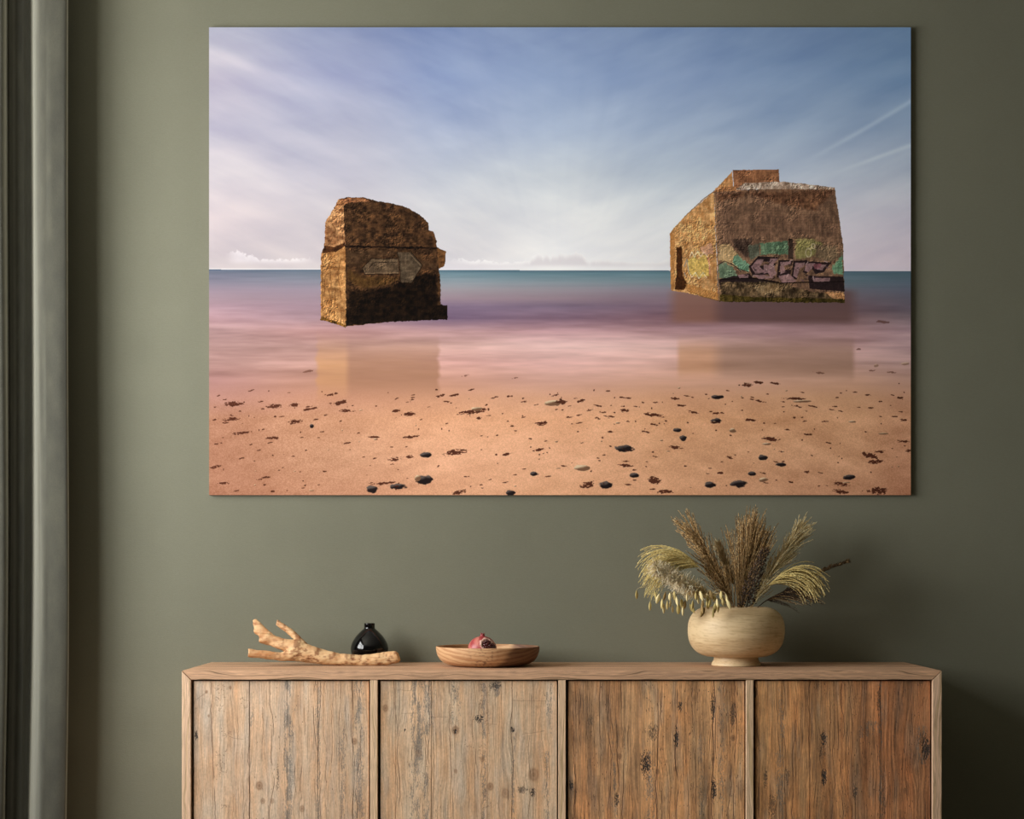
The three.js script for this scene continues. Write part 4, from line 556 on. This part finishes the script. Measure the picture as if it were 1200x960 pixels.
// 7 straight pale plume on the right
grass('silver_grass_plume', 'straight pale plume pointing to the upper right', GROUP, [-0.02, 0], [[884, 706], [905, 668], [928, 634], [940, 617]], 0.17, (c, R, o, b) => {
  const T = new Tufts(); for (let k = 0; k < 240; k++) { const t = 0.24 + 0.64 * R(), s = c.getPoint(t), d = c.getTangent(t).add(V((R() - 0.5) * 0.85, (R() - 0.5) * 0.85, (R() - 0.5) * 0.8)); feather(T, walk(s, d, 0.035 + R() * 0.045, 8, R, { wob: 0.06 }), R, PALE, { every: 0.22, husk: 0.0065, hr: 0.0009, splay: 0.42 }); }
  for (let k = 0; k < 100; k++) { const s = c.getPoint(0.45 + 0.25 * R()), d = V(0.85 + R() * 0.25, 0.5 + R() * 0.6, (R() - 0.5) * 0.4); feather(T, walk(s, d, 0.055 + R() * 0.045, 8, R, { wob: 0.06 }), R, PALE, { every: 0.26, husk: 0.006, hr: 0.0009, splay: 0.45 }); }
  plume(o, b, T);
}, L3(190, 160, 104), 0.002);
// 8 drooping plume on the right
grass('silver_grass_plume', 'cream plume fanning out and drooping to the right', GROUP, [-0.03, 0.02], [[882, 707], [898, 688], [916, 672]], 0.27, (c, R, o, b) => {
  const T = new Tufts(); for (let k = 0; k < 130; k++) { const u = k / 130, s = c.getPoint(0.7 + 0.26 * R()), d = V(0.95, 0.86 - u * 0.7 + (R() - 0.5) * 0.2, (R() - 0.5) * 0.8); feather(T, walk(s, d, 0.095 + R() * 0.1 * (1 - u * 0.3), 14, R, { g: 8 + R() * 7, wob: 0.03 }), R, CREAM, { every: 0.28, splay: 0.3, husk: 0.007, hr: 0.001 }); }
  plume(o, b, T);
}, L3(196, 166, 108), 0.002);
// 9 long dark spike pointing right
grass('seed_head_stem', 'long thin dark seed spike reaching far out to the right', GROUP, [-0.035, -0.01], [[890, 710], [930, 688], [965, 668], [993, 658]], 0.16, (c, R, o, b) => {
  const T = new Tufts(); for (let k = 0; k < 420; k++) { const t = 0.42 + 0.58 * R(), s = c.getPoint(t), d = c.getTangent(t).multiplyScalar(1.1).add(V(R() - 0.5, R() - 0.5, R() - 0.5).multiplyScalar(1.2)).normalize(); T.husk(s, d, 0.009 + R() * 0.009, 0.002, shade([[104, 80, 48], [76, 56, 34], [128, 100, 62]][Math.floor(R() * 3)], R)); }
  plume(o, b, T, 'seed_cluster');
}, L3(84, 62, 38), 0.0016);
// 10 dark fine tuft low on the right
grass('fine_grass_tuft', 'fine dark grass tuft spreading low on the right below the drooping plume', GROUP, [-0.04, 0.01], [[890, 710], [912, 696], [932, 690]], 0.24, (c, R, o, b) => {
  const T = new Tufts(); for (let k = 0; k < 180; k++) { const s = c.getPoint(0.45 + 0.55 * R()), d = V(1, (R() - 0.45) * 0.85, (R() - 0.5) * 0.8); feather(T, walk(s, d, 0.04 + R() * 0.07, 8, R, { g: 3, wob: 0.12 }), R, R() < 0.7 ? DARK : BROWN, { r: 0.0008, every: 0.6, husk: 0.006, hr: 0.0008, splay: 0.4 }); }
  plume(o, b, T);
}, L3(70, 52, 34), 0.0016);
// quaking grass: hanging flat husks on thin stalks
const husk = new THREE.LatheGeometry([[0, 0], [0.0016, 0.0012], [0.0033, 0.005], [0.0042, 0.0095], [0.0036, 0.0145], [0.0018, 0.019], [0, 0.0215]].map((q) => new THREE.Vector2(...q)), 10).scale(1, 1, 0.6).translate(0, -0.0215, 0);
const huskMats = [[226, 208, 152], [180, 160, 96], [206, 186, 122], [146, 118, 66]].map((c) => new THREE.MeshStandardMaterial({ color: new THREE.Color().setRGB(...L3(...c)), roughness: 0.7 }));
const quaking = (label, foot, axis, z, pods) => grass('quaking_grass_sprig', label, GROUP, foot, axis, z, (c, R, o, b) => {
  const T = new Tufts(); for (const [x, y] of pods) {
    const top = at(x, y - 4.5, z + (R() - 0.5) * 0.03); let best = 0, bd = 9; for (let k = 12; k <= 40; k++) { const d = c.getPoint(k / 40).distanceTo(top); if (d < bd) { bd = d; best = k / 40; } }
    const s = c.getPoint(Math.max(0.3, best - 0.05)), mid = s.clone().lerp(top, 0.6).add(V(0, Math.min(0.02, 0.2 * bd) + 0.004, 0)); T.strand(new THREE.QuadraticBezierCurve3(s, mid, top).getPoints(8), 0.0006, 0.0004, L3(196, 176, 130));
    const h = mesh('husk', husk, huskMats[Math.floor(R() * 4)], o); h.position.copy(top).sub(b); h.rotation.set((R() - 0.5) * 0.5, R() * 3, (R() - 0.65) * 0.8); const sc = 1.1 + R() * 0.45; h.scale.set(sc, sc, sc);
  }
  mesh('stalks', T.build(b), grassMat, o);
}, L3(186, 164, 112), 0.0009);
quaking('thin quaking grass sprig reaching farthest left with a few scattered husks', [0.035, 0.03], [[846, 707], [800, 690], [768, 684], [750, 690]], 0.3, [[746, 696], [767, 697], [762, 709]]);
quaking('quaking grass sprig with cream husks hanging left of the vase', [0.045, 0.04], [[846, 708], [815, 698], [785, 696]], 0.31, [[773, 700], [780, 698], [785, 699], [782, 708], [778, 712], [788, 714], [795, 712], [800, 715], [786, 707], [792, 703], [805, 700], [798, 706], [808, 712], [776, 706], [803, 708], [790, 697]]);
quaking('quaking grass sprig with husks drooping over the left rim of the vase', [0.05, 0.06], [[850, 702], [834, 696], [820, 700]], 0.362, [[812, 708], [820, 697], [824, 706], [826, 716], [832, 696], [833, 706], [838, 700], [842, 712], [836, 717], [846, 704], [850, 700], [822, 712], [829, 701], [817, 703], [840, 706], [845, 697], [828, 709], [838, 711], [852, 707], [815, 698]]);
renderer.render(scene, camera);
